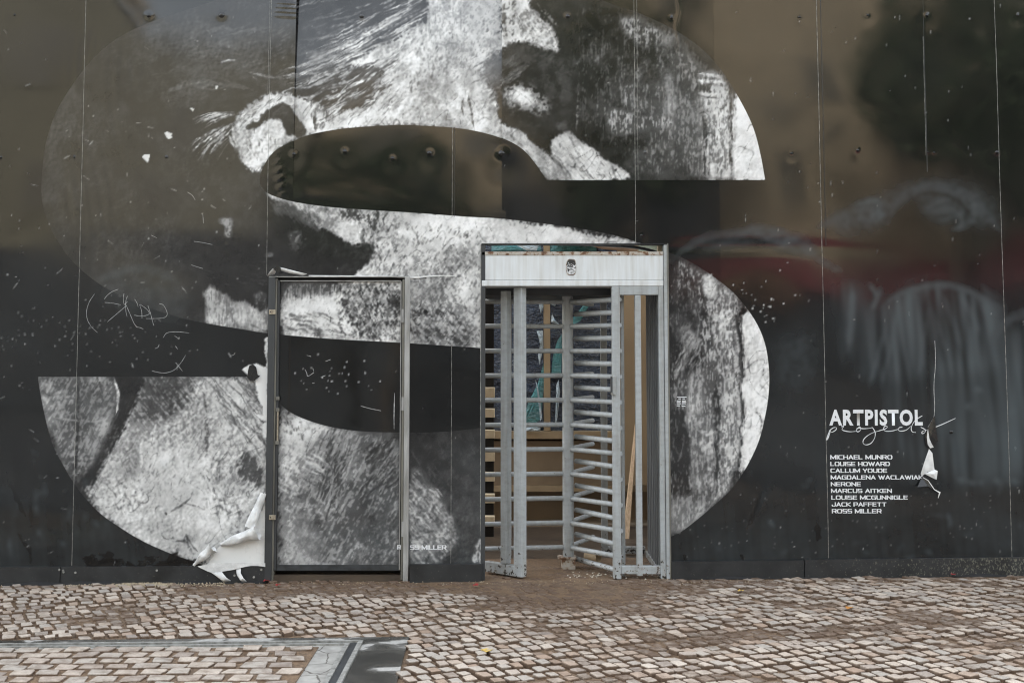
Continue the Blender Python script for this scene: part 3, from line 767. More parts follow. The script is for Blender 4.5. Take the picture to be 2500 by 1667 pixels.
# --- lower lobe, left
paint([(85, 915), (285, 915), (282, 1000), (262, 1070), (200, 1190), (160, 1160), (110, 1040)], .32, 10, 'dl', .45, .22)
paint([(320, 915), (660, 915), (660, 1400), (470, 1385), (300, 1300), (200, 1200), (270, 1110)], ((330, 960, .52), (480, 1100, .74)), 12, 'imp', .36, .2)
paint([(345, 915), (520, 915), (470, 980), (420, 1010), (330, 1060), (310, 1040)], .34, 22, 'dr', .55, .22, .9)
paint([(300, 1160), (460, 1080), (560, 1250), (480, 1380), (300, 1300), (210, 1215)], .80, 40, 'imp', .24, .16, .8)
hatch([(500, 930), (640, 930), (650, 1130), (560, 1040)], 50, 120, 2.0, 44, .26, 121, .75, .5, 'dr', 4)
hatch([(360, 1080), (500, 950), (560, 1150), (400, 1250), (260, 1200)], 120, 18, 2.0, 130, .38, 122, .5, .6, 'imp')
hatch([(230, 1180), (340, 1090), (380, 1200), (300, 1270)], 60, 16, 2.2, 90, .36, 123, .6, .6, 'imp')
paint([(575, 1115), (600, 1095), (640, 1130), (640, 1200), (610, 1190), (580, 1160)], .34, 10, 'dl', .75, .2, .9)
hatch([(490, 1150), (600, 1150), (620, 1250), (500, 1260)], 65, 22, 2.2, 90, .38, 124, .55, .6, 'imp')
stroke([(498, 960), (503, 1030), (506, 1120)], 5, .2, .7, .8, 'imp'); stroke([(470, 1210), (440, 1235), (412, 1250)], 3, .2, .85, .4)
paint([(400, 1238), (412, 1243), (414, 1256), (405, 1250)], .05, 2, 'iso', 0, 0); stroke([(450, 1300), (470, 1330), (484, 1348)], 2.4, .2, .85, .4)
for x0, y0, y1 in ((380, 1030, 1090), (348, 1070, 1150), (372, 1050, 1080)): stroke([(x0, y0), (x0 - 3, (y0 + y1) / 2), (x0 - 6, y1)], 4, .9, .8, .8)
paint([(283, 915), (362, 915), (335, 970), (305, 1045), (265, 1115), (218, 1195), (198, 1182), (242, 1118), (272, 1060), (290, 1000), (292, 960)], .075, 7, 'dl', .12, .06, 1, .6, .7)
stroke([(276, 920), (286, 950), (287, 990), (283, 1012)], 3.4, .85, .95, .35); stroke([(193, 920), (190, 1040), (185, 1170)], 4, .07, .8, .5)
stroke([(130, 1018), (190, 1028), (265, 1030)], 3, .6, .7, .9); hatch([(100, 930), (270, 930), (250, 1080), (140, 1100)], 65, 26, 2.2, 70, .55, 125, .5, .7, 'dl')
paint([(330, 1030), (352, 1025), (350, 1055), (300, 1090), (295, 1075)], .55, 8, 'dl', .4, .2, .8)
# door, lower print
paint([(684, 970), (740, 1015), (860, 1050), (980, 1055), (980, 1400), (684, 1400)], ((700, 1150, .66), (900, 1180, .27)), 14, 'dl', .50, .22)
paint([(684, 985), (760, 1030), (775, 1080), (720, 1090), (684, 1080)], .70, 12, 'imp', .35, .2, .9)
hatch([(690, 990), (740, 1020), (740, 1080), (690, 1060)], 70, 12, 2, 50, .25, 131, .7, .5)
hatch([(790, 1050), (860, 1052), (820, 1250), (770, 1200)], 112, 90, 3, 60, .15, 132, .65, .6, 'dl', 6)
hatch([(790, 1050), (870, 1052), (840, 1250), (780, 1220)], 112, 60, 2.4, 50, .66, 133, .6, .65, 'dl', 6)
hatch([(900, 1060), (978, 1060), (978, 1200), (880, 1220)], 135, 60, 4, 40, .1, 134, .7, .6, 'dl'); hatch([(890, 1060), (978, 1060), (978, 1200), (880, 1220)], 130, 44, 2.6, 36, .6, 135, .6, .75)
hatch([(690, 1090), (800, 1120), (760, 1200), (690, 1200)], 30, 50, 3, 40, .85, 136, .6, .6); paint([(765, 1260), (800, 1245), (790, 1310), (760, 1320)], .2, 14, 'dl', .5, .2, .8)
paint([(684, 1260), (770, 1250), (800, 1330), (790, 1400), (684, 1400)], .56, 26, 'imp', .3, .25, .8)
paint([(880, 1250), (980, 1240), (980, 1400), (840, 1400)], .2, 26, 'imp', .5, .25, .75)
# panel right of the door
paint([(998, 1050), (1178, 1040), (1178, 1400), (998, 1400)], .13, 10, 'imp', .12, .12)
paint([(998, 1150), (1036, 1146), (1042, 1180), (1062, 1182), (1076, 1216), (1092, 1240), (1108, 1262), (1112, 1296), (1122, 1310), (1100, 1345), (1050, 1400), (998, 1400)], .34, 6, 'dr', .5, .26)
hatch([(1000, 1180), (1070, 1190), (1110, 1290), (1040, 1340), (1000, 1330)], 45, 26, 2.6, 60, .8, 141, .6, .7, 'dr')
hatch([(1000, 1070), (1170, 1060), (1170, 1250), (1080, 1220), (1000, 1140)], 60, 40, 2, 24, .3, 142, .4, .8)
paint([(1160, 1318), (1178, 1310), (1178, 1380), (1152, 1378)], .45, 4, 'vert', 1.0, .3); paint([(1135, 1348), (1150, 1346), (1146, 1362)], .6, 3, 'iso', .4, .2)
paint([(1036, 1350), (1048, 1345), (1046, 1375), (1036, 1372)], .08, 3, 'iso', .2, .1)
# relief of the painted original, cracks, thin scumbles
_n = fnoise(9, 4, 62, 61, False) + .8 * fnoise(8, 4, 122, 62, False) + .9 * fnoise(4.5, 3.5, 0, 63, False)
emb = np.roll(_n, (1, 1), (0, 1)) - np.roll(_n, (-1, -1), (0, 1)); emb /= emb.std()
rel = np.clip(.35 + 1.1 * (fnoise(90, 70, 0, 64) - .35), .1, 1.2)
cr1 = np.exp(-(fnoise(46, 20, 68, 65, False) / .085) ** 2) * np.clip((fnoise(80, 60, 0, 66) - .5) * 4, 0, 1) * np.clip(TEX['iso'] * 1.8 - .2, 0, 1)
cr2 = np.exp(-(fnoise(30, 14, 125, 67, False) / .07) ** 2) * np.clip((fnoise(70, 50, 0, 68) - .58) * 5, 0, 1)
sc1 = np.clip(fnoise(50, 26, -18, 69, False), -1.5, 1.8); sc2 = np.clip(fnoise(16, 9, 40, 70, False), -1.5, 1.8)
lum = np.clip(canvas, 0, 1)
canvas = canvas + emb * .080 * rel * np.sqrt(lum) * np.clip(lum * 4, .25, 1)
canvas = canvas * (1 - .55 * cr1 * np.clip(lum * 2, 0, 1)) * (1 - .45 * cr2 * np.clip(lum * 2, 0, 1))
canvas = canvas - .055 * sc1 * lum - .035 * sc2 * lum
canvas = canvas + .020 * np.clip(sc1 + .6 * sc2, 0, 2) * (1 - lum) ** 2
canvas = np.clip(canvas, 0.02, 0.97)

# --- outline of the big S
S_OUT = (smoothc([(1868, 440), (1854, 366), (1834.5, 301), (1796, 226), (1754, 162), (1706, 113), (1647, 73), (1596, 48), (1548, 27), (1507, 15), (1468, 0), (1380, -30), (1240, -62), (1050, -75), (860, -66), (680, -45), (540, -8), (417, 33),
                  (360, 54), (298, 86), (250, 122), (205, 170), (173, 214), (143, 262), (125, 304), (110, 357), (103, 417), (101, 465), (104, 501), (119, 548), (143, 593), (179, 641), (235, 688), (286, 718),
                  (342.6, 743), (417, 769), (491.5, 787), (596, 804.5), (656, 814), (808, 827), (972, 836), (1106, 845), (1173, 850), (1290, 872), (1350, 915), (1340, 980), (1260, 1025), (1172, 1044), (1106, 1052), (1047, 1055), (972, 1055.5), (898, 1054), (838, 1048), (779, 1035.5), (719, 1013), (682, 986), (660, 955), (645, 919.5)])
         + smoothc([(92, 919.5), (101, 974.5), (116, 1043), (131, 1090.6), (149, 1126), (179, 1177), (208.5, 1216), (247, 1254.5), (298, 1290), (342.6, 1317), (387, 1338), (432, 1356), (477, 1371), (560, 1396), (800, 1440), (1100, 1452), (1480, 1392),
                    (1636, 1311), (1662, 1299), (1706, 1265), (1742, 1234), (1784, 1195), (1820, 1144), (1849, 1085), (1864, 1034), (1875, 974), (1878, 924), (1875, 879), (1867, 837), (1849, 792.6), (1819.6, 748), (1781, 706), (1721, 661), (1671, 632), (1632, 617),
                    (1557, 591.5), (1513, 578), (1468, 568), (1408.5, 557), (1319, 545), (1225.6, 534), (1136, 529), (1017, 520), (898, 512.6), (808, 506), (734, 496), (689, 486), (653.6, 472), (639, 456), (634, 444), (637, 423), (651, 393), (674.5, 366), (719, 342.6), (764, 326), (838, 313), (913, 307), (981, 304), (1047, 307), (1106, 311), (1166, 320), (1225.5, 337), (1270, 360), (1300, 390), (1335, 440)]))
inside = fill(S_OUT, uu, vv)
sdf = np.full((RH, RW), 24.0)
for i in range(len(S_OUT)):
    a, b = S_OUT[i], S_OUT[(i + 1) % len(S_OUT)]
    i0 = max(0, int((min(a[1], b[1]) - 26 - V0) / RS)); i1 = min(RH, int((max(a[1], b[1]) + 26 - V0) / RS) + 1)
    j0 = max(0, int((min(a[0], b[0]) - 26 - U0) / RS)); j1 = min(RW, int((max(a[0], b[0]) + 26 - U0) / RS) + 1)
    if i1 <= i0 or j1 <= j0: continue
    sl = (slice(i0, i1), slice(j0, j1)); d_, _ = dist_poly([a, b], uu[sl], vv[sl])
    sdf[sl] = np.minimum(sdf[sl], d_)
sdf = np.where(inside, sdf, -sdf)

# --- dust wipes with painted arc highlights, chips and grime on top of the print
smear = 0.055 * np.clip((vv - 1050) / 330, 0, 1) * (.5 + .9 * TEX['iso']) + .05 * np.clip(huge - .5, 0, 1)
def wipe(poly, val, soft, tex, contrast=.8, warp=.5):
    sl, m = region_mask(poly, soft, warp, 0, tex)
    n = TEX[tex][sl]; smear[sl] = smear[sl] * (1 - .5 * m) + val * m * np.clip(1 - contrast + contrast * 1.6 * n, 0, 2)
TEX['vsoft'] = mixn((1, fnoise(160, 12, 88, 41)), (.7, fnoise(120, 5, 84, 42)), (.4, huge))
wipe([(2080, 500), (2160, 492), (2170, 530), (2120, 545)], .22, 10, 'hor')
wipe([(2010, 540), (2150, 480), (2240, 450), (2330, 440), (2420, 480), (2440, 560), (2380, 540), (2280, 475), (2200, 490), (2150, 550), (2060, 570)], .20, 16, 'iso')
wipe([(2240, 480), (2320, 485), (2360, 540), (2330, 555), (2260, 520)], .20, 12, 'hor')
wipe([(1700, 590), (1840, 560), (1960, 575), (2010, 630), (1950, 620), (1850, 590), (1720, 612)], .26, 10, 'hor')
wipe([(2160, 740), (2230, 695), (2300, 688), (2400, 715), (2440, 740), (2440, 900), (2150, 930)], .26, 14, 'vsoft', 1.0)
wipe([(2105, 760), (2150, 745), (2160, 900), (2100, 930)], .18, 16, 'vsoft', 1.0)
wipe([(2040, 690), (2110, 700), (2090, 860), (2030, 900)], .13, 18, 'vsoft', 1.0)
wipe([(2150, 890), (2500, 870), (2500, 1180), (2440, 1170), (2360, 1185), (2300, 1150), (2180, 1100)], .17, 20, 'vsoft', 1.0)
wipe([(2440, 820), (2560, 780), (2560, 1150), (2450, 1150)], .16, 20, 'vsoft', 1.0)
wipe([(1890, 830), (1990, 800), (1985, 950), (1900, 960)], .12, 20, 'iso')
for x0, y0, x1, y1, w_ in ((2268, 735, 2280, 850, 9), (2300, 715, 2350, 860, 8), (2345, 720, 2395, 820, 8), (2385, 720, 2420, 790, 9), (2160, 800, 2120, 950, 6), (2120, 690, 2145, 730, 5), (2150, 700, 2128, 760, 7), (2080, 690, 2070, 860, 9), (2195, 740, 2150, 950, 5), (2265, 760, 2240, 930, 6), (2285, 770, 2330, 930, 6)):
    stroke([(x0, y0), ((x0 + x1) / 2 + 2, (y0 + y1) / 2), (x1, y1)], w_, .38, .85, .5, 'vsoft', smear, True, .3)
stroke(smoothc([(2170, 540), (2190, 505), (2230, 478), (2280, 472), (2330, 485), (2365, 520), (2375, 548)]), 5, .01, .8, .1, 'iso', smear, True, .2)
stroke(smoothc([(2150, 740), (2200, 705), (2270, 684), (2340, 690), (2410, 722), (2450, 746)]), 6, .0, .9, .1, 'iso', smear, True, .2)
stroke(smoothc([(2300, 500), (2340, 520), (2350, 545), (2330, 556)]), 4, .35, .8, .4, 'hor', smear, True, .3)
stroke(smoothc([(1650, 640), (1700, 600), (1760, 585), (1830, 584), (1900, 600)]), 10, .0, .9, .1, 'iso', smear, True, .3)
for x0, y0 in ((2350, 1172), (2372, 1178), (2398, 1174), (2440, 1172), (2475, 1178), (2385, 955), (2365, 990), (2470, 1010)):
    stroke([(x0 - 12, y0 - 6), (x0, y0), (x0 + 13, y0 - 4)], 8, .42, .8, .6, 'iso', smear, True, 1.2)
stroke(smoothc([(225, 690), (280, 668), (340, 655), (400, 668), (440, 690)]), 12, .16, .8, .5, 'hor', smear)
wipe([(230, 720), (280, 672), (400, 672), (470, 730), (420, 790), (300, 760)], .09, 16, 'iso')
for x0, y0, x1, y1 in ((84, 1190, 90, 1260), (92, 1290, 100, 1315), (230, 1270, 238, 1285), (150, 1320, 155, 1335), (210, 1250, 207, 1272), (24, 1310, 26, 1360), (1880, 1270, 1890, 1290), (2316, 1250, 2320, 1290)):
    stroke([(x0, y0), (x1, y1)], 3.2, .55, .8, .6, 'iso', smear)
for i in range(90):
    r_ = random.Random(900 + i); left = i % 2
    x, y = (r_.uniform(0, 480), r_.uniform(1080, 1375)) if left else (r_.uniform(1650, 2500), r_.uniform(1120, 1365))
    a_ = r_.uniform(-.5, 2.6); L = r_.uniform(6, 50)
    stroke([(x, y), (x + L * .5 * math.cos(a_), y + L * .5 * math.sin(a_) + 2), (x + L * math.cos(a_), y + L * math.sin(a_))], r_.uniform(.8, 4), r_.choice((.0, .3, .45)), r_.uniform(.3, .8), .6, 'iso', smear)
ARC_HIGHLIGHTS = [([(1640, 640), (1680, 602), (1740, 578), (1800, 574), (1850, 560), (1920, 575), (1990, 628)], 11, .34), ([(1990, 560), (2050, 530), (2110, 500), (2165, 506)], 12, .30), ([(2090, 502), (2130, 488), (2172, 500)], 5, .5),
        ([(2165, 545), (2195, 492), (2250, 460), (2310, 456), (2370, 482), (2420, 538), (2448, 575)], 13, .32), ([(2322, 560), (2365, 545), (2382, 510), (2360, 480)], 10, .42), ([(2240, 520), (2290, 508), (2340, 520)], 7, .3),
        ([(2150, 752), (2200, 716), (2270, 698), (2340, 702), (2400, 728), (2455, 760)], 9, .40), ([(2420, 850), (2440, 800), (2480, 770), (2530, 760)], 12, .34), ([(2395, 690), (2440, 760), (2470, 800)], 6, .25), ([(1955, 600), (2010, 640), (2060, 665)], 9, .30)]
for p_, w_, t_ in ARC_HIGHLIGHTS: stroke(smoothc(p_), w_, t_ * .8, .8, .5, 'hor', smear, True, .4)  # pale arcs stroked in as curved highlights over the wipes
smear = blur(smear, 3.0)
smear += .06 * np.clip(vv - 1000, 0, 380) / 380 * np.clip(TEX['vsoft'] - .35, 0, 1) + .10 * np.clip((vv - 600) / 500, 0, 1) * np.clip(fnoise(130, 60, 20, 81) - .55, 0, 1)
chips = np.zeros((RH, RW))
rcp = random.Random(77)
def chip(u, v, r, a=1.0):
    j, i = int((u - U0) / RS), int((v - V0) / RS); k = max(1, int(r / RS) + 1)
    if not (k <= i < RH - k and k <= j < RW - k): return
    sl = (slice(i - k, i + k + 1), slice(j - k, j + k + 1))
    d_ = np.hypot((uu[sl] - u) * rcp.uniform(.7, 1.3), (vv[sl] - v) * rcp.uniform(.6, 1.2))
    chips[sl] = np.maximum(chips[sl], a * np.clip((r - d_) / RS + .5, 0, 1))
for _ in range(130): chip(rcp.uniform(0, 2500), rcp.uniform(0, 1375), rcp.uniform(.3, 1.1), rcp.uniform(.2, .8))
for _ in range(80): chip(rcp.uniform(0, 650), rcp.gauss(700, 190), rcp.uniform(.3, 1.3), rcp.uniform(.2, .9))
for _ in range(110): chip(rcp.uniform(1640, 2500), rcp.uniform(1180, 1372), rcp.uniform(.2, 1.0), rcp.uniform(.08, .5))
for _ in range(40): chip(rcp.gauss(1810, 70), rcp.gauss(735, 45), rcp.uniform(.5, 1.5), .9)
for _ in range(22): chip(rcp.gauss(240, 110), rcp.gauss(815, 10), rcp.uniform(.8, 2.0), rcp.uniform(.1, .3))
for _ in range(40): chip(rcp.gauss(110, 80), rcp.gauss(830, 40), rcp.uniform(.8, 2.4), rcp.uniform(.05, .2))
for _ in range(30): chip(rcp.gauss(820, 50), rcp.gauss(920, 25), rcp.uniform(.4, 1.5), .85)
def scr(pts, w=1.2, a=.9, dry=.5): stroke(pts, w, a, .95, dry, 'iso', chips, True, .15)
for (x, y) in ((411, 330), (357, 387), (524, 212), (465, 267)):
    paintpoly = [(x - 9, y - 6), (x - 2, y - 9), (x + 8, y - 7), (x + 7, y + 4), (x + 3, y + 9), (x - 4, y + 3)]
    s_ = .5 if x > 460 else 1.0
    sl, m = region_mask([(x + (a - x) * s_, y + (b - y) * s_) for a, b in paintpoly], 1, .6, .3, 'iso'); chips[sl] = np.maximum(chips[sl], m * .85)
for _ in range(70):
    x, y, a = rcp.uniform(0, 660), rcp.uniform(20, 1370), rcp.uniform(0, math.pi); L = rcp.uniform(4, 24)
    scr([(x, y), (x + L * math.cos(a), y + L * math.sin(a))], rcp.uniform(.5, 1.1), rcp.uniform(.3, .8))
for _ in range(70):
    x, y = rcp.uniform(1640, 2500), rcp.uniform(0, 1370); L = rcp.uniform(4, 14)
    scr([(x, y), (x + rcp.uniform(-2, 2), y + L)], rcp.uniform(.5, .9), rcp.uniform(.3, .7))
# white backing laid bare beside the door, black film fragments
def bare(poly, val=1.0):
    sl, m = region_mask(poly, 1, .5, .2, 'iso'); chips[sl] = np.where(m > .02, chips[sl] * (1 - m) + val * m, chips[sl])
bare([(592, 897), (606, 889), (622, 888), (655, 897), (655, 1070), (640, 1064), (641, 1035), (650, 1029), (630, 1020), (617, 1006), (632, 1009), (642, 1012), (640, 998), (630, 968), (632, 957), (628, 948), (624, 935), (620, 921), (605, 912), (594, 905)])
bare([(644, 825), (655, 824), (655, 898), (648, 892), (652, 880), (649, 868)], .95)
bare([(505, 1378), (531, 1333), (560, 1318), (600, 1300), (630, 1275), (650, 1205), (655, 1390), (505, 1390)])
grime = np.zeros((RH, RW))
for _ in range(80):
    x = rcp.choice((rcp.gauss(235, 18), rcp.gauss(268, 20), rcp.gauss(345, 14), rcp.gauss(420, 26))); y = 1384 - abs(rcp.gauss(0, 15)); r_ = rcp.uniform(3, 9)
    stroke([(x - r_, y), (x + r_, y + 1)], r_ * .8, 1.0, .95, .1, 'iso', grime, False, 1.5)
for x0, y0, x1, y1, w_ in ((1860, 1205, 1825, 1290, 6), (1995, 1275, 1996, 1325, 7), (1670, 1352, 1672, 1372, 5), (1808, 1352, 1812, 1366, 4), (20, 1180, 60, 1260, 5), (75, 1230, 78, 1290, 3), (40, 1300, 75, 1350, 3), (75, 1330, 76, 1380, 4)):
    stroke([(x0, y0), ((x0 + x1) / 2 + 2, (y0 + y1) / 2), (x1, y1)], w_, 1.0, .8, .2, 'iso', grime, True, .6)

# --- waviness of the sheets (metres, + is away from the viewer)
S0 = D / FPX
hgt = np.zeros((RH, RW))
hgt += 0.0048 * fnoise(420, 300, 0, 51, False) + 0.0014 * fnoise(200, 110, 24, 52, False)
hgt += 0.00010 * fnoise(60, 50, 0, 53, False)
# vertical folds in the film on the far left
foldm = np.exp(-((uu - 262) / 62.) ** 2) * np.exp(-((vv - 250) / 230.) ** 2) + .8 * np.exp(-((uu - 250) / 80.) ** 2) * np.exp(-((vv - 520) / 90.) ** 2)
hgt += 0.0006 * np.clip((vv - 30) / 70., 0, 1) * foldm * np.sin((uu - 180 + 26 * np.sin(vv / 120.) + np.maximum(0, 80 - vv) * -.5) * 2 * math.pi / 27.0)
# bolts standing proud under the film
BOLTS = [(36, 37, 5), (361, 36, 10), (538, 34, 13), (880, 33, 11), (1386, 40, 9), (1640, 43, 7), (2118, 38, 5), (2262, 38, 8), (2484, 38, 6), (1952, 42, 5),
         (182, 383, 6), (406, 383, 7), (716, 376, 9), (841, 369, 9), (958, 386, 8), (1048, 373, 10), (1226, 374, 16), (1575, 372, 7), (1932, 375, 5), (2094, 367, 6), (2265, 372, 4), (2280, 373, 4), (2434, 372, 8), (2, 384, 6),
         (2322, 1054, 8), (553, 598, 4), (1566, 575, 5), (657, 627, 6)]
for u, v, r in BOLTS:
    d2 = ((uu - u) ** 2 + ((vv - v) * 1.05) ** 2) / (r * .9) ** 2
    hgt -= 0.0013 * r / 8 * np.exp(-d2 ** 1.4) ; hgt += 0.0007 * r / 8 * np.exp(-((uu - u) ** 2 + (vv - v - r * 2.0) ** 2) / (r * 2.6) ** 2)
# crumpled film near (700, 30), tear above the door head, wrinkle beside the names, long crease at the far right
for k, (v_, a) in enumerate(((4, .0022), (14, .0026), (25, .0024), (36, .002))):
    hgt -= a * np.exp(-((vv - v_ - .06 * (uu - 690)) / 3.5) ** 2) * np.exp(-((uu - 697) / 22.) ** 2)
hgt -= .0011 * np.exp(-((uu - 684 - .12 * (vv - 435)) / 9.) ** 2) * np.exp(-((vv - 432) / 34.) ** 2) * (1 + np.sin(vv / 3.4 + uu / 11.))
hgt += 0.003 * np.exp(-((vv - (600 + .00012 * (uu - 1830) ** 2 - .00000 * uu)) / 16.) ** 2) * np.exp(-((uu - 1800) / 190.) ** 2)
hgt -= 0.004 * np.exp(-((vv - 1265 - (uu - 1850) * -1.9) / 30.) ** 2 - ((uu - 1850) / 26.) ** 2)
hgt += .0012 * np.exp(-((uu - 1655 - 4 * np.sin(vv / 14.)) / 4.) ** 2) * np.exp(-((vv - 30) / 60.) ** 2)
def samp(a, u, v):
    x = np.clip((np.asarray(u) - U0) / RS, 0, RW - 1.001); y = np.clip((np.asarray(v) - V0) / RS, 0, RH - 1.001)
    i = y.astype(int); j = x.astype(int); fx = x - j; fy = y - i
    return (a[i, j] * (1 - fx) + a[i, j + 1] * fx) * (1 - fy) + (a[i + 1, j] * (1 - fx) + a[i + 1, j + 1] * fx) * fy

# sheets: borders at eye level, own lean; lean_top bends the top backwards (mirrors the sky)
SB = [(-2.6e3, -420), (-420, 177), (177, 707), (707, 1230), (1230, 1755), (1755, 2272), (2272, 2870), (2870, 5200)]
YAW = [0, .0030, -.0022, .0016, -.0030, .0026, -.0035, 0]
LEAN = [0, .000, .068, .140, -.004, -.008, -.004, 0]
def XE(u): return (u - 1250) * S0
def wall_y(X, Z, u=None, v=None, only=None):
    X = np.asarray(X, float); Z = np.asarray(Z, float)
    if u is None: u, v = project(X, np.zeros_like(X), Z)
    y = np.zeros_like(X)
    for i_, ((a, b), yw, ln) in enumerate(zip(SB, YAW, LEAN)):
        x0, x1 = XE(a), XE(b); s = ((X >= x0) & (X < x1)) if only is None else np.full(X.shape, i_ == only)
        t = np.clip((Z - 2.35) / 1.7, 0, 1.6)
        if i_ == 2: q_ = np.clip((X - XE(177)) / (XE(430) - XE(177)), 0, 1); ln = ln * q_ * q_ * (3 - 2 * q_)
        y = np.where(s, yw * (X - (x0 + x1) / 2) + ln * 1.7 * t ** 2 / 2, y)
    return y + samp(hgt, u, v)

def make_vinyl():
    m, nt, b = mat('printed_glossy_film')
    A_ = {k: N(nt, 'ShaderNodeAttribute', _attribute_name=k).outputs['Fac'] for k in ('tone', 'sdf', 'smear', 'chips', 'grime')}
    ins = maprange(nt, A_['sdf'], -0.6, 0.6)
    v = geo(nt)
    tn = mth(nt, 'ADD', A_['tone'], mth(nt, 'MULTIPLY', mth(nt, 'SUBTRACT', noise(nt, v, 170, 3, .7), 0.5), 0.16))
    ink = ramp(nt, tn, [(0.0, (0.006, 0.006, 0.006)), (0.12, (0.022, 0.0215, 0.021)), (0.3, (0.085, 0.084, 0.083)), (0.5, (0.24, 0.238, 0.234)), (0.75, (0.54, 0.535, 0.52)), (1.0, (0.88, 0.875, 0.86))])
    blk = ramp(nt, noise(nt, v, 5, 5), [(0.3, (0.0065, 0.0068, 0.007)), (0.7, (0.011, 0.011, 0.0105))])
    c = mixc(nt, ins, blk.outputs[0], ink.outputs[0])
    c = mixc(nt, mth(nt, 'MULTIPLY', A_['smear'], 0.75, True), c, (0.17, 0.215, 0.235))
    c = mixc(nt, A_['grime'], c, (0.004, 0.004, 0.004))
    c = mixc(nt, A_['chips'], c, (0.76, 0.76, 0.74))
    nt.links.new(c, b.inputs['Base Color'])
    b.inputs['IOR'].default_value = 1.53
    rg = maprange(nt, noise(nt, v, 7, 5, .6), 0.3, 0.7, 0.050, 0.090)
    rg = mth(nt, 'ADD', rg, mth(nt, 'MULTIPLY', A_['smear'], 0.5))
    rg = mth(nt, 'ADD', rg, mth(nt, 'MULTIPLY', mth(nt, 'MULTIPLY', ins, tn), 0.30), True)
    nt.links.new(rg, b.inputs['Roughness'])
    return m
M['vinyl'] = make_vinyl()

def seg_lines(a, b, step, brk=()):
    pts = [a] + sorted(x for x in brk if a + 1e-6 < x < b - 1e-6) + [b]; out = []
    for p, q in zip(pts[:-1], pts[1:]):
        n = max(1, int(round((q - p) / step))); out += list(np.linspace(p, q, n, endpoint=False))
    return np.array(out + [b])
def film_sheet(name, xl, zl, holes, parent, yoff=0.0, only=None):
    Xg, Zg = np.meshgrid(xl, zl); u, v = project(Xg, np.zeros_like(Xg), Zg)
    eps = 1e-5
    Xq = np.clip(Xg, xl[0] + eps, xl[-1] - eps)
    Yg = wall_y(Xq, Zg, u, v, only) + yoff
    nx_, nz_ = len(xl), len(zl)
    idx = np.arange(nx_ * nz_).reshape(nz_, nx_)
    q = np.stack([idx[:-1, :-1], idx[:-1, 1:], idx[1:, 1:], idx[1:, :-1]], -1).reshape(-1, 4)
    xc = (xl[:-1] + xl[1:]) / 2; zc = (zl[:-1] + zl[1:]) / 2
    Xc, Zc = np.meshgrid(xc, zc); keep = np.ones(Xc.shape, bool)
    for x0, x1, z0, z1 in holes: keep &= ~((Xc > x0) & (Xc < x1) & (Zc > z0) & (Zc < z1))
    q = q[keep.ravel()]
    used = np.zeros(nx_ * nz_, bool); used[q.ravel()] = True
    remap = np.cumsum(used) - 1; q = remap[q]
    co = np.stack([Xg, Yg, Zg], -1).reshape(-1, 3)[used]
    me = bpy.data.meshes.new(name)
    me.vertices.add(len(co)); me.vertices.foreach_set('co', co.ravel().astype(np.float32))
    me.loops.add(q.size); me.loops.foreach_set('vertex_index', q.ravel().astype(np.int32))
    me.polygons.add(len(q)); me.polygons.foreach_set('loop_start', (np.arange(len(q)) * 4).astype(np.int32))
    me.update(calc_edges=True)
    me.polygons.foreach_set('use_smooth', np.ones(len(q), bool))
    for k, arr in (('tone', canvas), ('sdf', sdf), ('smear', smear), ('chips', chips), ('grime', grime)):
        val = samp(arr, u, v).ravel()[used]
        me.attributes.new(k, 'FLOAT', 'POINT').data.foreach_set('value', val.astype(np.float32))
    me.update()
    return link(name, me, M['vinyl'], parent)

hoarding = thing('hoarding', 'tall glossy black hoarding printed with a huge letter S holding a grey painted face', 'hoarding')
DOOR = (XE(655.0), XE(1001.0), -0.2, P(827, 676)[1])
GATE = (XE(1175.0), XE(1631.0), -0.2, P(1400, 596)[1])
ztop_dense = P(1250, -40)[1]; ZTOP = 4.6
holes = [DOOR, GATE]
bx = [DOOR[0], DOOR[1], GATE[0], GATE[1]]; bz = [DOOR[3], GATE[3]]
zl = np.concatenate([seg_lines(-0.06, ztop_dense, 0.0064, bz)[:-1], seg_lines(ztop_dense, ZTOP, 0.25)])
for si, (a, b) in enumerate(SB):
    x0, x1 = XE(a), XE(b) + .014
    dense_l, dense_r = XE(-60), XE(2560)
    x0 -= .014
    if x1 < dense_l or x0 > dense_r: xl = seg_lines(x0, x1, 0.25)
    else:
        parts = []
        if x0 < dense_l: parts.append(seg_lines(x0, dense_l, 0.15)[:-1]); s = dense_l
        else: s = x0
        e = min(x1, dense_r)
        dl = seg_lines(s, e, 0.0064, bx)
        parts.append(dl)
        if x1 > dense_r: parts.append(seg_lines(e, x1, 0.15)[1:])
        xl = np.concatenate(parts)
    film_sheet('wall_sheet', xl, zl if not (x1 < dense_l or x0 > dense_r) else seg_lines(-0.06, ZTOP, 0.25), holes, hoarding, 0.0, si)

# unseen backing added behind the sheets to stop light leaking through the joints
M['leakblock'] = simple('light_leak_backing', (0.10, 0.075, 0.05), None, .8, 4)
for x0, x1, z0, z1 in ((XE(-2600), DOOR[0] - .03, -.05, ZTOP - .05), (DOOR[0] - .03, DOOR[1] + .03, DOOR[3] + .03, ZTOP - .05), (DOOR[1] + .03, GATE[0] - .02, -.05, ZTOP - .05),
                       (GATE[0] - .02, GATE[1] + .02, GATE[3] + .02, ZTOP - .05), (GATE[1] + .02, XE(5100), -.05, ZTOP - .05)):
    MB().box(x0, x1, .20, .225, z0, z1).build('backing_board', M['leakblock'], hoarding)

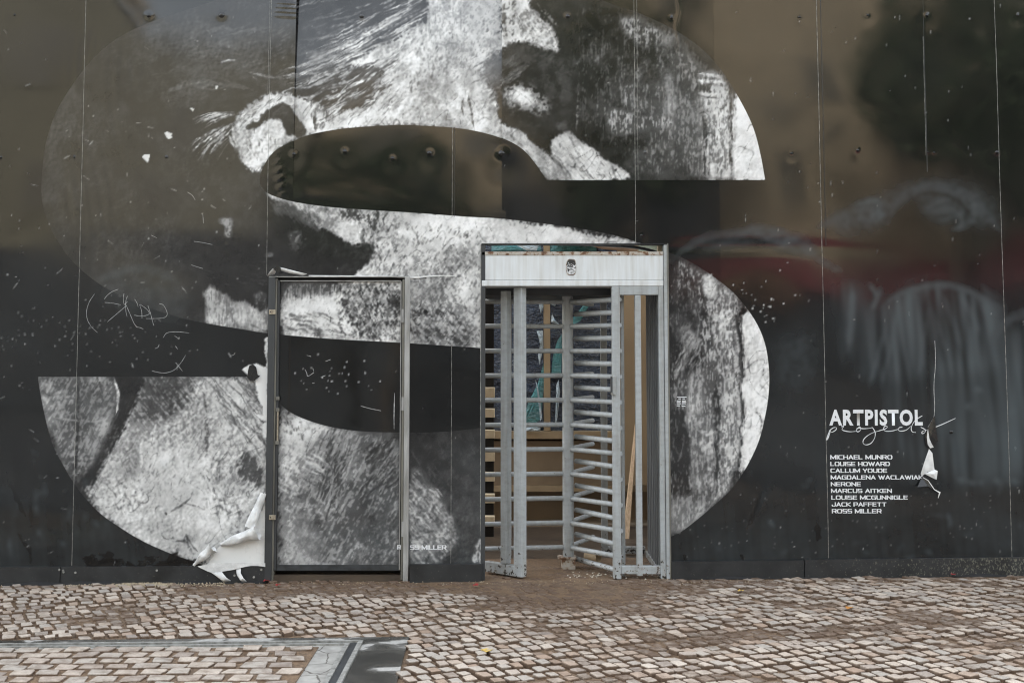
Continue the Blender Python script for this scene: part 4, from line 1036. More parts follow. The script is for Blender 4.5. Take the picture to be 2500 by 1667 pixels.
# thin pale edges where one width of film overlaps the next
def drape_ribbon(pts, w, name, material, parent, lift=0.0012, yoff=0.0):
    """flat strip laid on the wall along photo points"""
    mb = MB(); L = []; Rr = []
    xz = [P(u, v) for u, v in pts]
    for i, (x, z) in enumerate(xz):
        a = xz[max(0, i - 1)]; b = xz[min(len(xz) - 1, i + 1)]
        dx, dz = b[0] - a[0], b[1] - a[1]; l = math.hypot(dx, dz) + 1e-9
        ww = w[i] if isinstance(w, (list, tuple)) else w
        nx_, nz_ = -dz / l * ww / 2, dx / l * ww / 2
        for lst, s in ((L, 1), (Rr, -1)):
            X, Z = x + s * nx_, z + s * nz_
            lst.append((X, float(wall_y(X, Z)) - lift + yoff, Z))
    n = len(L); mb.add(L + Rr, [(i, i + 1, n + i + 1, n + i) for i in range(n - 1)])
    return mb.build(name, material, parent)
M['seam'] = simple('film_edge', (0.36, 0.355, 0.32), (0.10, 0.10, 0.095), 0.5, 10, stretch=(1, 1, 3))
M['seamdark'] = simple('film_overlap_shadow', (0.012, 0.012, 0.012), (0.03, 0.03, 0.028), 0.4, 10)
def seam(u, v0, v1, w=0.0028, m='seam', du=0):
    X = XE(u); zt = P(u, v0)[1]; zb = P(u, v1)[1]; n = max(2, int((zt - zb) / 0.05)); mb = MB(); vs_ = []
    for i in range(n + 1):
        z = zb + (zt - zb) * i / n
        for s in (-1, 1):
            x = X + du * z + s * w / 2; vs_.append((x, float(wall_y(x, z)) - 0.0012, z))
    mb.add(vs_, [(2 * i, 2 * i + 1, 2 * i + 3, 2 * i + 2) for i in range(n)])
    return mb.build('film_seam', M[m], hoarding)
seam(192, -60, 1380); seam(650, -60, 672, .0022); seam(1103, 310, 530, .0022); seam(1103, 845, 1375, .0022); seam(1553, -60, 592, .0026)
seam(1108, 310, 530, .0035, 'seamdark'); seam(2012, -60, 1362, .003, 'seam', -.004); seam(2453, -60, 1362, .003, 'seam', -.004); seam(2022, -60, 600, .005, 'seamdark', -.004)
seam(646, -60, 230, .0018); seam(1560, -60, 440, .0018)
seam(2271.2, -60, 420, .0055, 'seamdark'); seam(2268.5, 90, 380, .002, 'seam')

# bolt heads under the film
for u, v, r in BOLTS:
    x, z = P(u, v); y = float(wall_y(x, z)); rr = r * S0 * .62
    mb = MB(); n = 12; vs_ = []; rings = [(1.0, .0), (.82, .42), (.45, .75)]
    for f, h in rings:
        for k in range(n): t = 2 * math.pi * k / n; vs_.append((x + rr * f * math.cos(t), y + .0006 - h * rr * .7, z + rr * f * math.sin(t) * .92))
    vs_.append((x, y - rr * .62, z))
    fs = [(l * n + k, l * n + (k + 1) % n, (l + 1) * n + (k + 1) % n, (l + 1) * n + k) for l in range(2) for k in range(n)] + [(2 * n + k, 2 * n + (k + 1) % n, 3 * n) for k in range(n)]
    mb.add(vs_, fs)
    me_ = mb.build('bolt_head', M['vinyl'], hoarding, smooth=True).data
    for k, arr in (('tone', canvas), ('sdf', sdf)):
        me_.attributes.new(k, 'FLOAT', 'POINT').data.foreach_set('value', [float(samp(arr, u, v))] * len(me_.vertices))

# ------------------------------------------------------------------ lettering
def text_mesh(txt, u0, v0, u1, v1, name, parent, bold=0.03, spacing=1.0, lift=0.0016, yoff=0.0, shear=0.0):
    """flat letters filling the photo box; laid on the film"""
    cu = bpy.data.curves.new('t', 'FONT'); cu.body = txt; cu.offset = bold; cu.space_character = spacing; cu.resolution_u = 3; cu.fill_mode = 'BOTH'; cu.shear = shear
    ob = bpy.data.objects.new('t', cu); COL.objects.link(ob)
    dg = bpy.context.evaluated_depsgraph_get(); dg.update()
    me = bpy.data.meshes.new_from_object(ob.evaluated_get(dg)); bpy.data.objects.remove(ob); bpy.data.curves.remove(cu)
    n = len(me.vertices); co = np.zeros(n * 3); me.vertices.foreach_get('co', co); co = co.reshape(-1, 3)
    mn, mx = co.min(0), co.max(0)
    if txt == txt.upper(): mn[1] = -bold - .01; mx[1] = max(mx[1], .70 + bold)
    X0, Zb = P(u0, v1); X1, Zt = P(u1, v0)
    X = X0 + (co[:, 0] - mn[0]) / (mx[0] - mn[0]) * (X1 - X0); Z = Zb + (co[:, 1] - mn[1]) / (mx[1] - mn[1]) * (Zt - Zb)
    Y = wall_y(X, Z) - lift + yoff
    me.vertices.foreach_set('co', np.stack([X, Y, Z], -1).ravel()); me.update(); me.name = name
    me.materials.clear(); me.materials.append(M['whiteink'])
    return link(name, me, M['whiteink'], parent)
GL = {  # wide block capitals as strokes in a unit box (x right, y up), width factor
    'A': (1.05, [[(0, 0), (.5, 1), (1, 0)], [(.2, .3), (.8, .3)]]), 'C': (1, [[(1, 1), (.15, 1), (0, .8), (0, .2), (.15, 0), (1, 0)]]), 'D': (1, [[(0, 0), (.8, 0), (1, .25), (1, .75), (.8, 1), (0, 1), (0, 0)]]),
    'E': (.9, [[(1, 0), (0, 0), (0, 1), (1, 1)], [(0, .5), (.9, .5)]]), 'F': (.9, [[(0, 0), (0, 1), (1, 1)], [(0, .46), (.9, .46)]]), 'G': (1.05, [[(1, 1), (.15, 1), (0, .8), (0, .2), (.15, 0), (1, 0), (1, .48), (.6, .48)]]),
    'H': (1, [[(0, 0), (0, 1)], [(1, 0), (1, 1)], [(0, .5), (1, .5)]]), 'I': (.06, [[(.5, 0), (.5, 1)]]), 'J': (.9, [[(0, .3), (.12, 0), (.85, 0), (1, .2), (1, 1)]]), 'K': (1, [[(0, 0), (0, 1)], [(1, 1), (.12, .5), (1, 0)]]), 'L': (.85, [[(0, 1), (0, 0), (1, 0)]]),
    'M': (1.3, [[(0, 0), (0, 1), (.5, .12), (1, 1), (1, 0)]]), 'N': (1.05, [[(0, 0), (0, 1), (1, 0), (1, 1)]]), 'O': (1.1, [[(.15, 0), (.85, 0), (1, .22), (1, .78), (.85, 1), (.15, 1), (0, .78), (0, .22), (.15, 0)]]), 'P': (.95, [[(0, 0), (0, 1), (.85, 1), (1, .85), (1, .52), (.85, .38), (0, .38)]]),
    'R': (1, [[(0, 0), (0, 1), (.85, 1), (1, .85), (1, .58), (.85, .42), (0, .42)], [(.6, .42), (1, 0)]]), 'S': (.95, [[(1, 1), (.1, 1), (0, .9), (0, .62), (.1, .52), (.9, .48), (1, .38), (1, .1), (.9, 0), (0, 0)]]), 'T': (1, [[(0, 1), (1, 1)], [(.5, 1), (.5, 0)]]),
    'U': (1, [[(0, 1), (0, .22), (.15, 0), (.85, 0), (1, .22), (1, 1)]]), 'W': (1.6, [[(0, 1), (.27, 0), (.5, .9), (.73, 0), (1, 1)]]), 'Y': (1, [[(0, 1), (.5, .42), (1, 1)], [(.5, .42), (.5, 0)]])}
def block_text(txt, u0, v0, u1, v1, name, parent, lift=0.0016, yoff=0.0, th=.25):
    X0, Zb = P(u0, v1); X1, Zt = P(u1, v0); H = Zt - Zb; t = th * H; adv = 0; lay = []
    for ch in txt:
        if ch == ' ': adv += .75; continue
        w, st = GL[ch]; w *= 1.12; lay.append((adv, w, st)); adv += w + .27 + .17
    sc = (X1 - X0 - t) / (adv - .44)
    words = []; k = 0
    for wd in txt.split(' '): words.append(lay[k:k + len(wd)]); k += len(wd)
    for wd in words:
        mb = MB(); q = 0
        for (x0, w, st) in wd:
            for pl in st:
                for (a0, b0), (a1, b1) in zip(pl[:-1], pl[1:]):
                    p = Vector((X0 + t / 2 + (x0 + a0 * w) * sc, Zb + t * .42 + b0 * (H - t * .84))); r_ = Vector((X0 + t / 2 + (x0 + a1 * w) * sc, Zb + t * .42 + b1 * (H - t * .84)))
                    d_ = (r_ - p).normalized(); tt = t * (.62 + .48 * abs(d_.y)); n_ = Vector((-d_.y, d_.x)) * tt / 2; e_ = d_ * t * .40
                    vs_ = []
                    for c_ in (p - e_ - n_, r_ + e_ - n_, r_ + e_ + n_, p - e_ + n_): vs_.append((c_.x, float(wall_y(c_.x, c_.y)) - lift + yoff - q * .00003, c_.y))
                    mb.add(vs_, [(0, 1, 2, 3)]); q += 1
        mb.build(name, M['whiteink'], parent)
c4 = lambda x, y: (1800 + x / 3.357, 900 + y / 3.357)
LINES = [('MICHAEL MUNRO', 762, 1270, 706, 741), ('LOUISE HOWARD', 762, 1250, 761, 796), ('CALLUM YOUDE', 763, 1228, 816, 851), ('MAGDALENA WACLAWIAK', 765, 1522, 871, 906), ('NERONE', 766, 1012, 927, 961),
         ('MARCUS AITKEN', 768, 1266, 981, 1016), ('LOUISE MCGUNNIGLE', 770, 1396, 1036, 1071), ('JACK PAFFETT', 773, 1222, 1092, 1127), ('ROSS MILLER', 775, 1181, 1147, 1183)]
for t, x0, x1, y0, y1 in LINES:
    a = c4(x0, y0); b = c4(x1, y1); block_text(t, a[0], a[1], b[0], b[1], 'lettering', hoarding)
a = c4(755, 332); b = c4(1516, 466); text_mesh('ARTPISTOL', a[0], a[1], b[0], b[1], 'lettering', hoarding, 0.040, 1.17)
script = [[(730, 585), (748, 530), (768, 492), (752, 545), (738, 582)], [(752, 510), (785, 484), (812, 482), (808, 500), (780, 518), (768, 518)], [(852, 474), (872, 470), (858, 496), (880, 508), (925, 515), (970, 512)],
          [(985, 494), (1003, 474), (1012, 498), (990, 516), (976, 506), (985, 486), (1030, 490), (1075, 488), (1108, 480)], [(1108, 482), (1130, 520), (1124, 570), (1092, 612), (1050, 622), (1030, 602), (1046, 566), (1100, 528), (1170, 505), (1212, 492), (1230, 476), (1212, 468), (1198, 490), (1215, 510), (1270, 508), (1320, 494)],
          [(1352, 478), (1330, 480), (1316, 498), (1340, 510), (1385, 500), (1420, 470)], [(1514, 384), (1465, 415), (1436, 452), (1424, 490), (1434, 516), (1464, 521)], [(1502, 478), (1540, 500), (1534, 522), (1514, 530), (1516, 512), (1560, 498), (1660, 462), (1786, 405)]]
for s_ in script:
    pts = smoothc([c4(x, y) for x, y in s_], False, 6); drape_ribbon(pts, [0.0058 * (0.75 + .25 * math.sin(i * .4)) for i in range(len(pts))], 'script_stroke', M['whiteink'], hoarding, .0022)
block_text('SS MILLER', 1001.5, 1329.5, 1090, 1340.5, 'lettering', hoarding)
# tiny print block on the right of the turnstile
cb = MB()
for (u0, u1, v) in ((1653, 1676, 969), (1656, 1662, 973), (1666, 1672, 973), (1652, 1662, 978), (1665, 1674, 978), (1652, 1661, 981.5), (1665, 1675, 981.5), (1652, 1662, 985), (1665, 1674, 985), (1652, 1660, 990), (1664, 1673, 991)):
    x0, z0 = P(u0, v + 1.0); x1, z1 = P(u1, v - 1.0); y = float(wall_y(x0, z0)) - .0016
    cb.add([(x0, y, z0), (x1, y, z0), (x1, y, z1), (x0, y, z1)], [(0, 1, 2, 3)])
cb.build('small_print', M['whiteink'], hoarding)
# scratched scrawl
c2 = lambda x, y: (x / 3.357, 450 + y / 3.357)
SCR = [[(970, 860), (920, 880), (880, 910), (857, 940)], [(775, 900), (735, 960), (712, 1030), (715, 1100), (745, 1160), (800, 1215)], [(1017, 895), (1012, 940), (1020, 985), (1045, 960)], [(1045, 915), (1030, 970), (1033, 1040), (1043, 1085)],
       [(1030, 1000), (960, 1060), (880, 1128)], [(1035, 990), (1070, 1070), (1100, 1140), (1120, 1165)], [(1115, 1170), (1140, 1172), (1175, 1185)], [(1105, 942), (1125, 975), (1133, 1005)], [(1145, 985), (1162, 1040), (1165, 1098)], [(1150, 985), (1200, 1020), (1225, 1060), (1170, 1080), (1100, 1072)],
       [(1213, 992), (1235, 1060), (1250, 1120), (1262, 1158)], [(1305, 980), (1340, 990), (1370, 1050), (1360, 1085), (1310, 1098), (1200, 1100)], [(860, 968), (930, 975), (990, 988)], [(1340, 1255), (1365, 1220), (1430, 1208), (1550, 1217)], [(1245, 1528), (1340, 1545), (1420, 1525), (1480, 1465), (1520, 1400)],
       [(1440, 1460), (1495, 1530)], [(1272, 1345), (1295, 1335), (1305, 1312)], [(1430, 1240), (1455, 1258)], [(1438, 1325), (1458, 1352)], [(1885, 1405), (1915, 1395), (1925, 1378)], [(1565, 660), (1610, 675), (1662, 690)], [(1590, 468), (1660, 478), (1740, 495)], [(1240, 418), (1285, 440)], [(1535, 65), (1575, 90), (1600, 130)], [(1663, 250), (1668, 320)]]
scrs = []
for s_ in SCR:
    pts = smoothc([c2(x, y) for x, y in s_], False, 5); drape_ribbon(pts, 0.0025, 'scratch', M['scratchink'], hoarding, .0013)
c3 = lambda x, y: (600 + x / 3.357, 900 + y / 3.357)

# ------------------------------------------------------------------ peeled film
def curl(p0, p1, r0, r1, turns=0.85, seed=0, flat0=0.0, jag=.15, name='peeled_film', n=20, m=16):
    """rolled-back film: a loose conical roll whose axis runs from p0 to p1 (photo points on the wall)"""
    r = random.Random(seed); a0 = P(*p0); a1 = P(*p1); mb = MB(); vs_ = []
    ax = Vector((a1[0] - a0[0], 0, a1[1] - a0[1])); L = ax.length; d = ax.normalized(); side = Vector((-d.z, 0, d.x)); out = Vector((0, -1, 0))
    for i in range(m + 1):
        t = i / m; rad = r0 + (r1 - r0) * t + .12 * r0 * math.sin(t * 9 + seed); c = Vector((a0[0], -0.003, a0[1])) + d * (L * t)
        for k in range(n + 1):
            th = -math.pi * .5 + turns * 2 * math.pi * k / n
            rr = rad * (1 - .25 * k / n) * (1 + .06 * math.sin(7 * t + k))
            jj = (d * r.uniform(-jag, jag) * L * .12) if i in (0, m) else Vector((0, 0, 0))
            rr *= 1 + .16 * mnoise.noise(Vector((t * 6, k * .5, seed * 3.1)))
            q = c + out * (rad + rr * math.sin(th)) + side * (rr * math.cos(th)) + jj
            vs_.append(q)
    mb.add(vs_, [(i * (n + 1) + k, i * (n + 1) + k + 1, (i + 1) * (n + 1) + k + 1, (i + 1) * (n + 1) + k) for i in range(m) for k in range(n)])
    return mb.build(name, M['white'], hoarding, smooth=True)
curl((645, 1202), (612, 1284), .022, .044, .8, 1)
curl((633, 1293), (540, 1328), .058, .020, .8, 2)
curl((522, 1332), (474, 1378), .044, .014, .8, 3)
def strip(pts, w, name, material, parent, bulge=.02, seed=0):
    r = random.Random(seed); mb = MB(); vs_ = []
    for i, (u, v, off) in enumerate(pts):
        x, z = P(u, v); ww = w[i] if isinstance(w, (list, tuple)) else w
        for s in (-1, -.4, .4, 1): vs_.append((x + s * ww / 2, -off - (.35 * bulge if abs(s) < .5 else 0), z + s * .006))
    mb.add(vs_, [(i * 4 + k, i * 4 + k + 1, i * 4 + k + 5, i * 4 + k + 4) for i in range(len(pts) - 1) for k in range(3)])
    o = mb.build(name, material, parent, smooth=True); md = o.modifiers.new('thick', 'SOLIDIFY'); md.thickness = .0012; return o
strip([(528, 1391, .03), (541, 1401, .045), (550, 1409, .05), (558, 1417, .035)], [.07, .05, .04, .05], 'peeled_film', M['white'], hoarding, .004, 1)
strip([(584, 1384, .028), (586, 1398, .04), (594, 1410, .05), (600, 1419, .03)], [.034, .026, .024, .027], 'peeled_film', M['white'], hoarding, .004, 2)
# loose lower edge of the bare white film lapping over the skirting
ap = [(485, 1380), (510, 1392), (528, 1398), (548, 1392), (572, 1388), (600, 1381), (622, 1377), (650, 1381), (650, 1372), (600, 1370), (520, 1372)]
MB().prism_y([P(*p) for p in ap], -.036, -.034).build('peeled_film', M['white'], hoarding)
# black film scraps still hanging on the bare patch
M['blackfilm'] = simple('black_film_scrap', (0.011, 0.011, 0.012), (0.016, 0.016, 0.016), 0.25, 9)
MB().prism_y([P(*p) for p in [(604, 922), (606, 905), (609, 893), (618, 889), (626, 896), (629, 912), (630, 916), (636, 916), (631, 922), (622, 929), (612, 930)]], -.008, -.006).build('film_scrap', M['blackfilm'], hoarding)
# torn film to the right of the names
c5 = lambda x, y: (1800 + x / 3.357, 900 + y / 3.357)
drape_ribbon(smoothc([c5(1617, -230), c5(1622, -120), c5(1620, 0), c5(1612, 90), c5(1610, 180), c5(1615, 280), c5(1612, 380), c5(1590, 430), c5(1560, 480)]), .0042, 'tear_edge', M['scratchink'], hoarding, .002)
def flap(pts, offs, material, name='torn_film'):
    mb = MB(); vs_ = []; c = np.mean(pts, 0)
    for (x, y), o_ in zip(pts, offs):
        X, Z = P(*c5(x, y)); vs_.append((X, float(wall_y(X, Z)) - o_, Z))
    X, Z = P(*c5(*c)); vs_.append((X, float(wall_y(X, Z)) - max(offs) * .8 - .004, Z)); n = len(pts)
    mb.add(vs_, [(i, (i + 1) % n, n) for i in range(n)])
    o = mb.build(name, material, hoarding, smooth=False); md = o.modifiers.new('thick', 'SOLIDIFY'); md.thickness = .001; return o
flap([(1612, 385), (1616, 440), (1635, 590), (1600, 640), (1565, 650), (1540, 620), (1530, 560), (1556, 490)], [.004, .012, .022, .02, .012, .01, .012, .008], M['blackfilm'])
flap([(1556, 490), (1545, 560), (1552, 620), (1572, 648), (1600, 640), (1580, 610), (1562, 560)], [.014, .02, .024, .022, .026, .028, .022], M['white'])
flap([(1570, 655), (1598, 690), (1610, 790), (1616, 830), (1560, 842), (1510, 880), (1502, 860), (1530, 770)], [.003, .003, .003, .003, .004, .003, .003, .003], M['white'])
flap([(1616, 825), (1635, 835), (1622, 905), (1590, 890), (1530, 858), (1560, 845)], [.006, .02, .03, .02, .012, .01], M['white'])
flap([(1510, 885), (1560, 910), (1610, 990), (1640, 1020), (1575, 975), (1500, 950), (1465, 965)], [.006, .022, .02, .012, .022, .018, .03], M['blackfilm'])
drape_ribbon([c5(1510, 885), c5(1555, 912), c5(1605, 985), c5(1650, 1010), c5(1636, 1055)], [.004, .005, .005, .012, .004], 'tear_edge', M['white'], hoarding, .026)
# rolled film above the door head
c6 = lambda x, y: (600 + x / 3.357, 450 + y / 3.357)
strip([(662, 672, .01), (668, 664, .035), (676, 655, .055), (690, 658, .045), (715, 665, .02), (745, 671, .004)], [.05, .05, .04, .04, .05, .03], 'peeled_film', M['white'], hoarding, .01, 4)
MB().prism_y([P(*c6(x, y)) for x, y in [(240, 700), (270, 672), (300, 690), (296, 722), (280, 735)]], -.062, -.05).build('film_scrap', M['blackfilm'], hoarding)
drape_ribbon([c6(515, 748), c6(800, 752), c6(1150, 755), c6(1340, 764), c6(1420, 762), c6(1500, 752), c6(1620, 748), c6(1720, 752)], [.006, .009, .009, .010, .012, .012, .007, .003], 'film_edge', M['white'], hoarding, .004)
drape_ribbon([c6(1340, 768), c6(1400, 770), c6(1480, 764)], .006, 'tear_edge', M['blackfilm'], hoarding, .0035)

# ------------------------------------------------------------------ skirting boards along the foot of the wall
def skirt(u0, u1, va0, va1, proud=.022):
    xa, z0 = P(u0, va0); xb, z1 = P(u1, va1)
    n = max(1, int((xb - xa) / .25)); mb = MB(); r = random.Random(int(u0))
    for i in range(n):
        a = xa + (xb - xa) * i / n; b = xa + (xb - xa) * (i + 1) / n
        ta = z0 + (z1 - z0) * i / n; tb = z0 + (z1 - z0) * (i + 1) / n
        mb.hexa([(a, -proud, gz(a) - .03), (b, -proud, gz(b) - .03), (a, .002, gz(a) - .03), (b, .002, gz(b) - .03), (a, -proud, ta), (b, -proud, tb), (a, .002, ta), (b, .002, tb)])
    return mb.build('skirting_board', M['skirt'], hoarding)
skirt(-700, 150, 1385, 1382, .030); skirt(151.5, 654, 1382, 1380, .026)
skirt(1002, 1177, 1375, 1374, .05); skirt(1639, 1961, 1369, 1367, .024); skirt(1962.5, 3100, 1365, 1352, .03)
for u, v in ((149, 1388), (158, 1390), (159, 1394), (386, 1390), (640, 1388), (622, 1406), (575, 1402), (188, 1395)):
    x, z = P(u, v); MB().tube((x, -.031, z), (x, -.0355, z), .0075, 10).build('screw_head', M['galv'], hoarding)

def fillet(u0, u1, h, seed):
    xa = P(u0, 1405)[0]; xb = P(u1, 1405)[0]; n = int((xb - xa) / .02); vs_ = []; mb = MB()
    for i in range(n + 1):
        x = xa + (xb - xa) * i / n; hh = h * (.45 + .9 * mnoise.noise(Vector((x * 3, seed, 0))) + .35 * mnoise.noise(Vector((x * 17, seed, 1)))); hh = max(.004, hh); dd = .012 + hh * .8
        vs_ += [(x, -.0305, gz(x) + hh), (x, -.0305 - dd * .5, gz(x) + hh * .6), (x, -.031 - dd, gz(x) + .002)]
    mb.add(vs_, [(3 * i + k, 3 * i + k + 1, 3 * i + k + 4, 3 * i + k + 3) for i in range(n) for k in (0, 1)])
    return mb.build('black_fillet', M['black'], hoarding)
fillet(0, 652, .034, 1); fillet(1642, 2560, .018, 5)  # uneven black strip along the wall foot; right run added for contact contrast

# ------------------------------------------------------------------ door
door = thing('site_door', 'closed door in the hoarding covered with the same grey mural print, in a steel frame', 'door', (XE(828), 0, 0))
def vbox(u0, u1, v0, v1, y0, y1, name, material, parent, bevel=.002, ref=850, ground=False):
    """upright box: u at eye level, top/bottom rows measured on its front face"""
    k = (y0 + D) / FPX
    x0, x1 = (u0 - 1250) * k, (u1 - 1250) * k; um = (u0 + u1) / 2
    zt = P(um, v0, y0)[1]; zb = P(um, v1, y0)[1] if not ground else gz((x0 + x1) / 2) + (0 if ground is True else ground)
    return MB().box(x0, x1, y0, y1, zb, zt).build(name, material, parent, bevel)
vbox(655.3, 671.5, 677, 0, -.028, .08, 'door_post', M['darkmetal'], door, ground=True)
vbox(672, 676.2, 680, 0, -.012, .08, 'door_stop', M['olive'], door, ground=.005)
vbox(677, 682.5, 684, 1392, -.004, .05, 'door_edge', M['darkmetal'], door)
vbox(988, 1000.5, 676, 0, -.030, .08, 'door_jamb', M['jamb'], door, ground=True)
vbox(982.4, 987.6, 682, 0, -.010, .08, 'door_stop', M['olive'], door, ground=.01)
vbox(671.8, 987.5, 677, 683.5, .03, .10, 'door_head', M['black'], door)
vbox(655.5, 1000, 674.5, 677, -.014, .03, 'head_flashing', M['jamb'], door)
vbox(655.8, 1000, 684, 1412, .09, .11, 'door_recess', M['black'], door)
# leaf: printed sheet on a steel tray
lx0, lx1 = XE(683.5), XE(977.5); lz0, lz1 = P(830, 1378)[1], P(830, 687)[1]
leaf = film_sheet('door_leaf', seg_lines(lx0, lx1, .0064), seg_lines(lz0, lz1, .0064), [], door, 0.012)
MB().box(lx0 - .003, lx1 + .012, .028, .06, P(830, 1394)[1], lz1 + .004).build('leaf_tray', M['darkmetal'], door)
M['kick'] = simple('scuffed_kick_plate', (0.05, 0.055, 0.058), (0.022, 0.023, 0.024), 0.4, 12)
MB().box(lx0, lx1, .004, .0275, P(830, 1392.5)[1], lz0 - .001).build('kick_plate', M['kick'], door, .001)
for u, v in ((978.8, 687), ): pass
MB().box(XE(978), XE(980.2), .0, .03, P(830, 1391)[1], lz1).build('edge_strip', M['jamb'], door)
MB().box(XE(683.2), XE(978), .004, .0275, lz1 + .0005, lz1 + .007).build('edge_strip', M['jamb'], door)
# step under the door
MB().box(XE(672), XE(987), -.004, .09, -.08, gz(-1.2) + .044).build('threshold', M['floor'], door)
for v in (762, 1261):
    x, z = P(667, v); MB().box(x - .022, x + .022, -.036, -.0285, z - .016, z + .016).build('latch_plate', M['brass'], door, .002)
    MB().tube((x - .012, -.0365, z), (x - .012, -.039, z), .004, 8).build('screw_head', M['black'], door)
for v in (771, 985, 1290):
    x, z = P(984, v); h = .045 if v != 1290 else .05; MB().tube((x, -.022, z - h), (x, -.022, z + h), .009, 10).build('hinge', M['jamb'], door, smooth=True)
x, z0 = P(678, 1080); z1 = P(678, 1000)[1]
MB().tube((x, -.012, z0), (x, -.012, z1), .006, 8).build('bolt_rod', M['brass'], door, smooth=True)
for zz in (z0, z1, P(670, 972)[1]): MB().box(x - .014, x + .010, -.020, -.0045, zz - .012, zz + .012).build('bolt_bracket', M['olive'], door, .002)
block_text('R', 970, 1329.5, 979.0, 1340.5, 'lettering', door, .0016, .010)
# scratched marks on the leaf
for s_ in [[(480, 5), (495, 35), (505, 62), (555, 30)], [(650, -60), (690, -75)], [(495, -110), (530, -100)], [(545, -5), (552, 20)], [(610, 70), (650, 55)], [(540, 120), (560, 115)], [(940, 305), (1010, 325), (1105, 345)]]:
    drape_ribbon(smoothc([c3(x, y) for x, y in s_], False, 4), .0035, 'scratch', M['scratchink'], door, .0013, .012)
drape_ribbon([c3(1217, 200), c3(1215, 300), c3(1213, 400), c3(1214, 495)], [.002, .007, .006, .002], 'scuff', M['scratchink'], door, .0013, .012)

# trims of the turnstile opening
vbox(1174.0, 1184.5, 597, 0, -.004, .10, 'opening_trim', M['darkmetal'], hoarding, ground=True)
vbox(1173.0, 1174.6, 597, 1374, -.006, .02, 'opening_trim', M['seam'], hoarding)
vbox(1621.5, 1630.0, 598, 0, -.012, .10, 'opening_trim', M['grey'], hoarding, ground=True)
vbox(1630.2, 1633.0, 594, 0, -.016, .02, 'opening_trim', M['olive'], hoarding, ground=True)
vbox(1175, 1630, 594.5, 597, -.010, .10, 'opening_trim', M['black'], hoarding)

# ------------------------------------------------------------------ turnstile
ts = thing('turnstile', 'full height grey painted turnstile with horizontal bars standing in the hoarding opening', 'turnstile', (XE(1395), .45, 0))
vbox(1176, 1620.5, 623.5, 684, .0, 1.15, 'header', M['header'], ts, .004)
vbox(1176, 1620.5, 684.6, 698.3, -.006, .30, 'header_flange', M['header'], ts, .003)
vbox(1176, 1620.5, 614.5, 623.2, -.004, .12, 'header_lip', M['rust'], ts, .002)
# oval cover plate on the header, rusty rim and scribbled paint
def oval(u, v, ru, rv, y0, y1, name, material, n=28):
    x, z = P(u, v, y0); k = (y0 + D) / FPX
    pts = []
    for i in range(n):
        t = 2 * math.pi * i / n; c, s = math.cos(t), math.sin(t)
        pts.append((x + ru * k * math.copysign(abs(c) ** .65, c), z + rv * k * math.copysign(abs(s) ** .65, s)))
    return MB().prism_y(pts, y0, y1).build(name, material, ts, .001)
oval(1394.5, 652, 12.6, 20, -.0045, .002, 'cover_plate_rim', M['rust'])
def make_scrawl():
    m, nt, b = mat('scribbled_plate_face')
    v = geo(nt); n = noise(nt, v, 28, 4, .6, 3.0)
    t = nt.nodes.new('ShaderNodeNewGeometry'); sx = nt.nodes.new('ShaderNodeSeparateXYZ'); nt.links.new(t.outputs['Position'], sx.inputs[0])
    f = mth(nt, 'ADD', n, maprange(nt, sx.outputs['Z'], 2.05, 2.16, .10, -.22))
    r = ramp(nt, f, [(0.40, (0.02, 0.02, 0.018)), (0.46, (0.55, 0.56, 0.56)), (0.56, (0.68, 0.69, 0.69)), (0.60, (0.06, 0.06, 0.055)), (0.66, (0.55, 0.55, 0.54))])
    nt.links.new(r.outputs[0], b.inputs['Base Color']); b.inputs['Roughness'].default_value = .5
    return m
oval(1394.5, 652, 11.2, 18.4, -.0065, -.002, 'cover_plate_face', make_scrawl())
# fixed front frame on the right
fy = -.004
vbox(1493.5, 1513, 698.8, 0, fy, .055, 'frame_post', M['grey'], ts, .004, ground=True)
vbox(1550, 1564.5, 720.4, 0, fy + .002, .050, 'frame_post', M['grey'], ts, .004, ground=.02)
vbox(1607.5, 1620.2, 698.8, 0, fy, .055, 'frame_post', M['grey'], ts, .004, ground=True)
vbox(1513.2, 1607.2, 698.8, 720, fy + .001, .05, 'frame_rail', M['grey'], ts, .003)
vbox(1513.2, 1607.2, 1381, 1401, fy + .001, .05, 'frame_rail', M['grey'], ts, .003)
vbox(1515.5, 1523, 700, 0, .10, .16, 'comb_post', M['grey'], ts, .003, ground=True)
M['cage'] = simple('shade_darkened_cage_paint', (0.17, 0.18, 0.185), (0.11, 0.115, 0.12), .5, 6, stretch=(4, 4, .6))  # gate grey darkened in colour to carry the shade inside the cage
# side cage: uprights running back from the right post
xs_c = (1609 - 1250) * S0
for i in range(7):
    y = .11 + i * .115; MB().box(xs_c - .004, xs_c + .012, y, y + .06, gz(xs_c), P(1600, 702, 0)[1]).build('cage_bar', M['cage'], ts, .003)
MB().box(xs_c - .01, xs_c + .05, .06, .95, gz(xs_c), gz(xs_c) + .045).build('cage_rail', M['grey'], ts, .003)
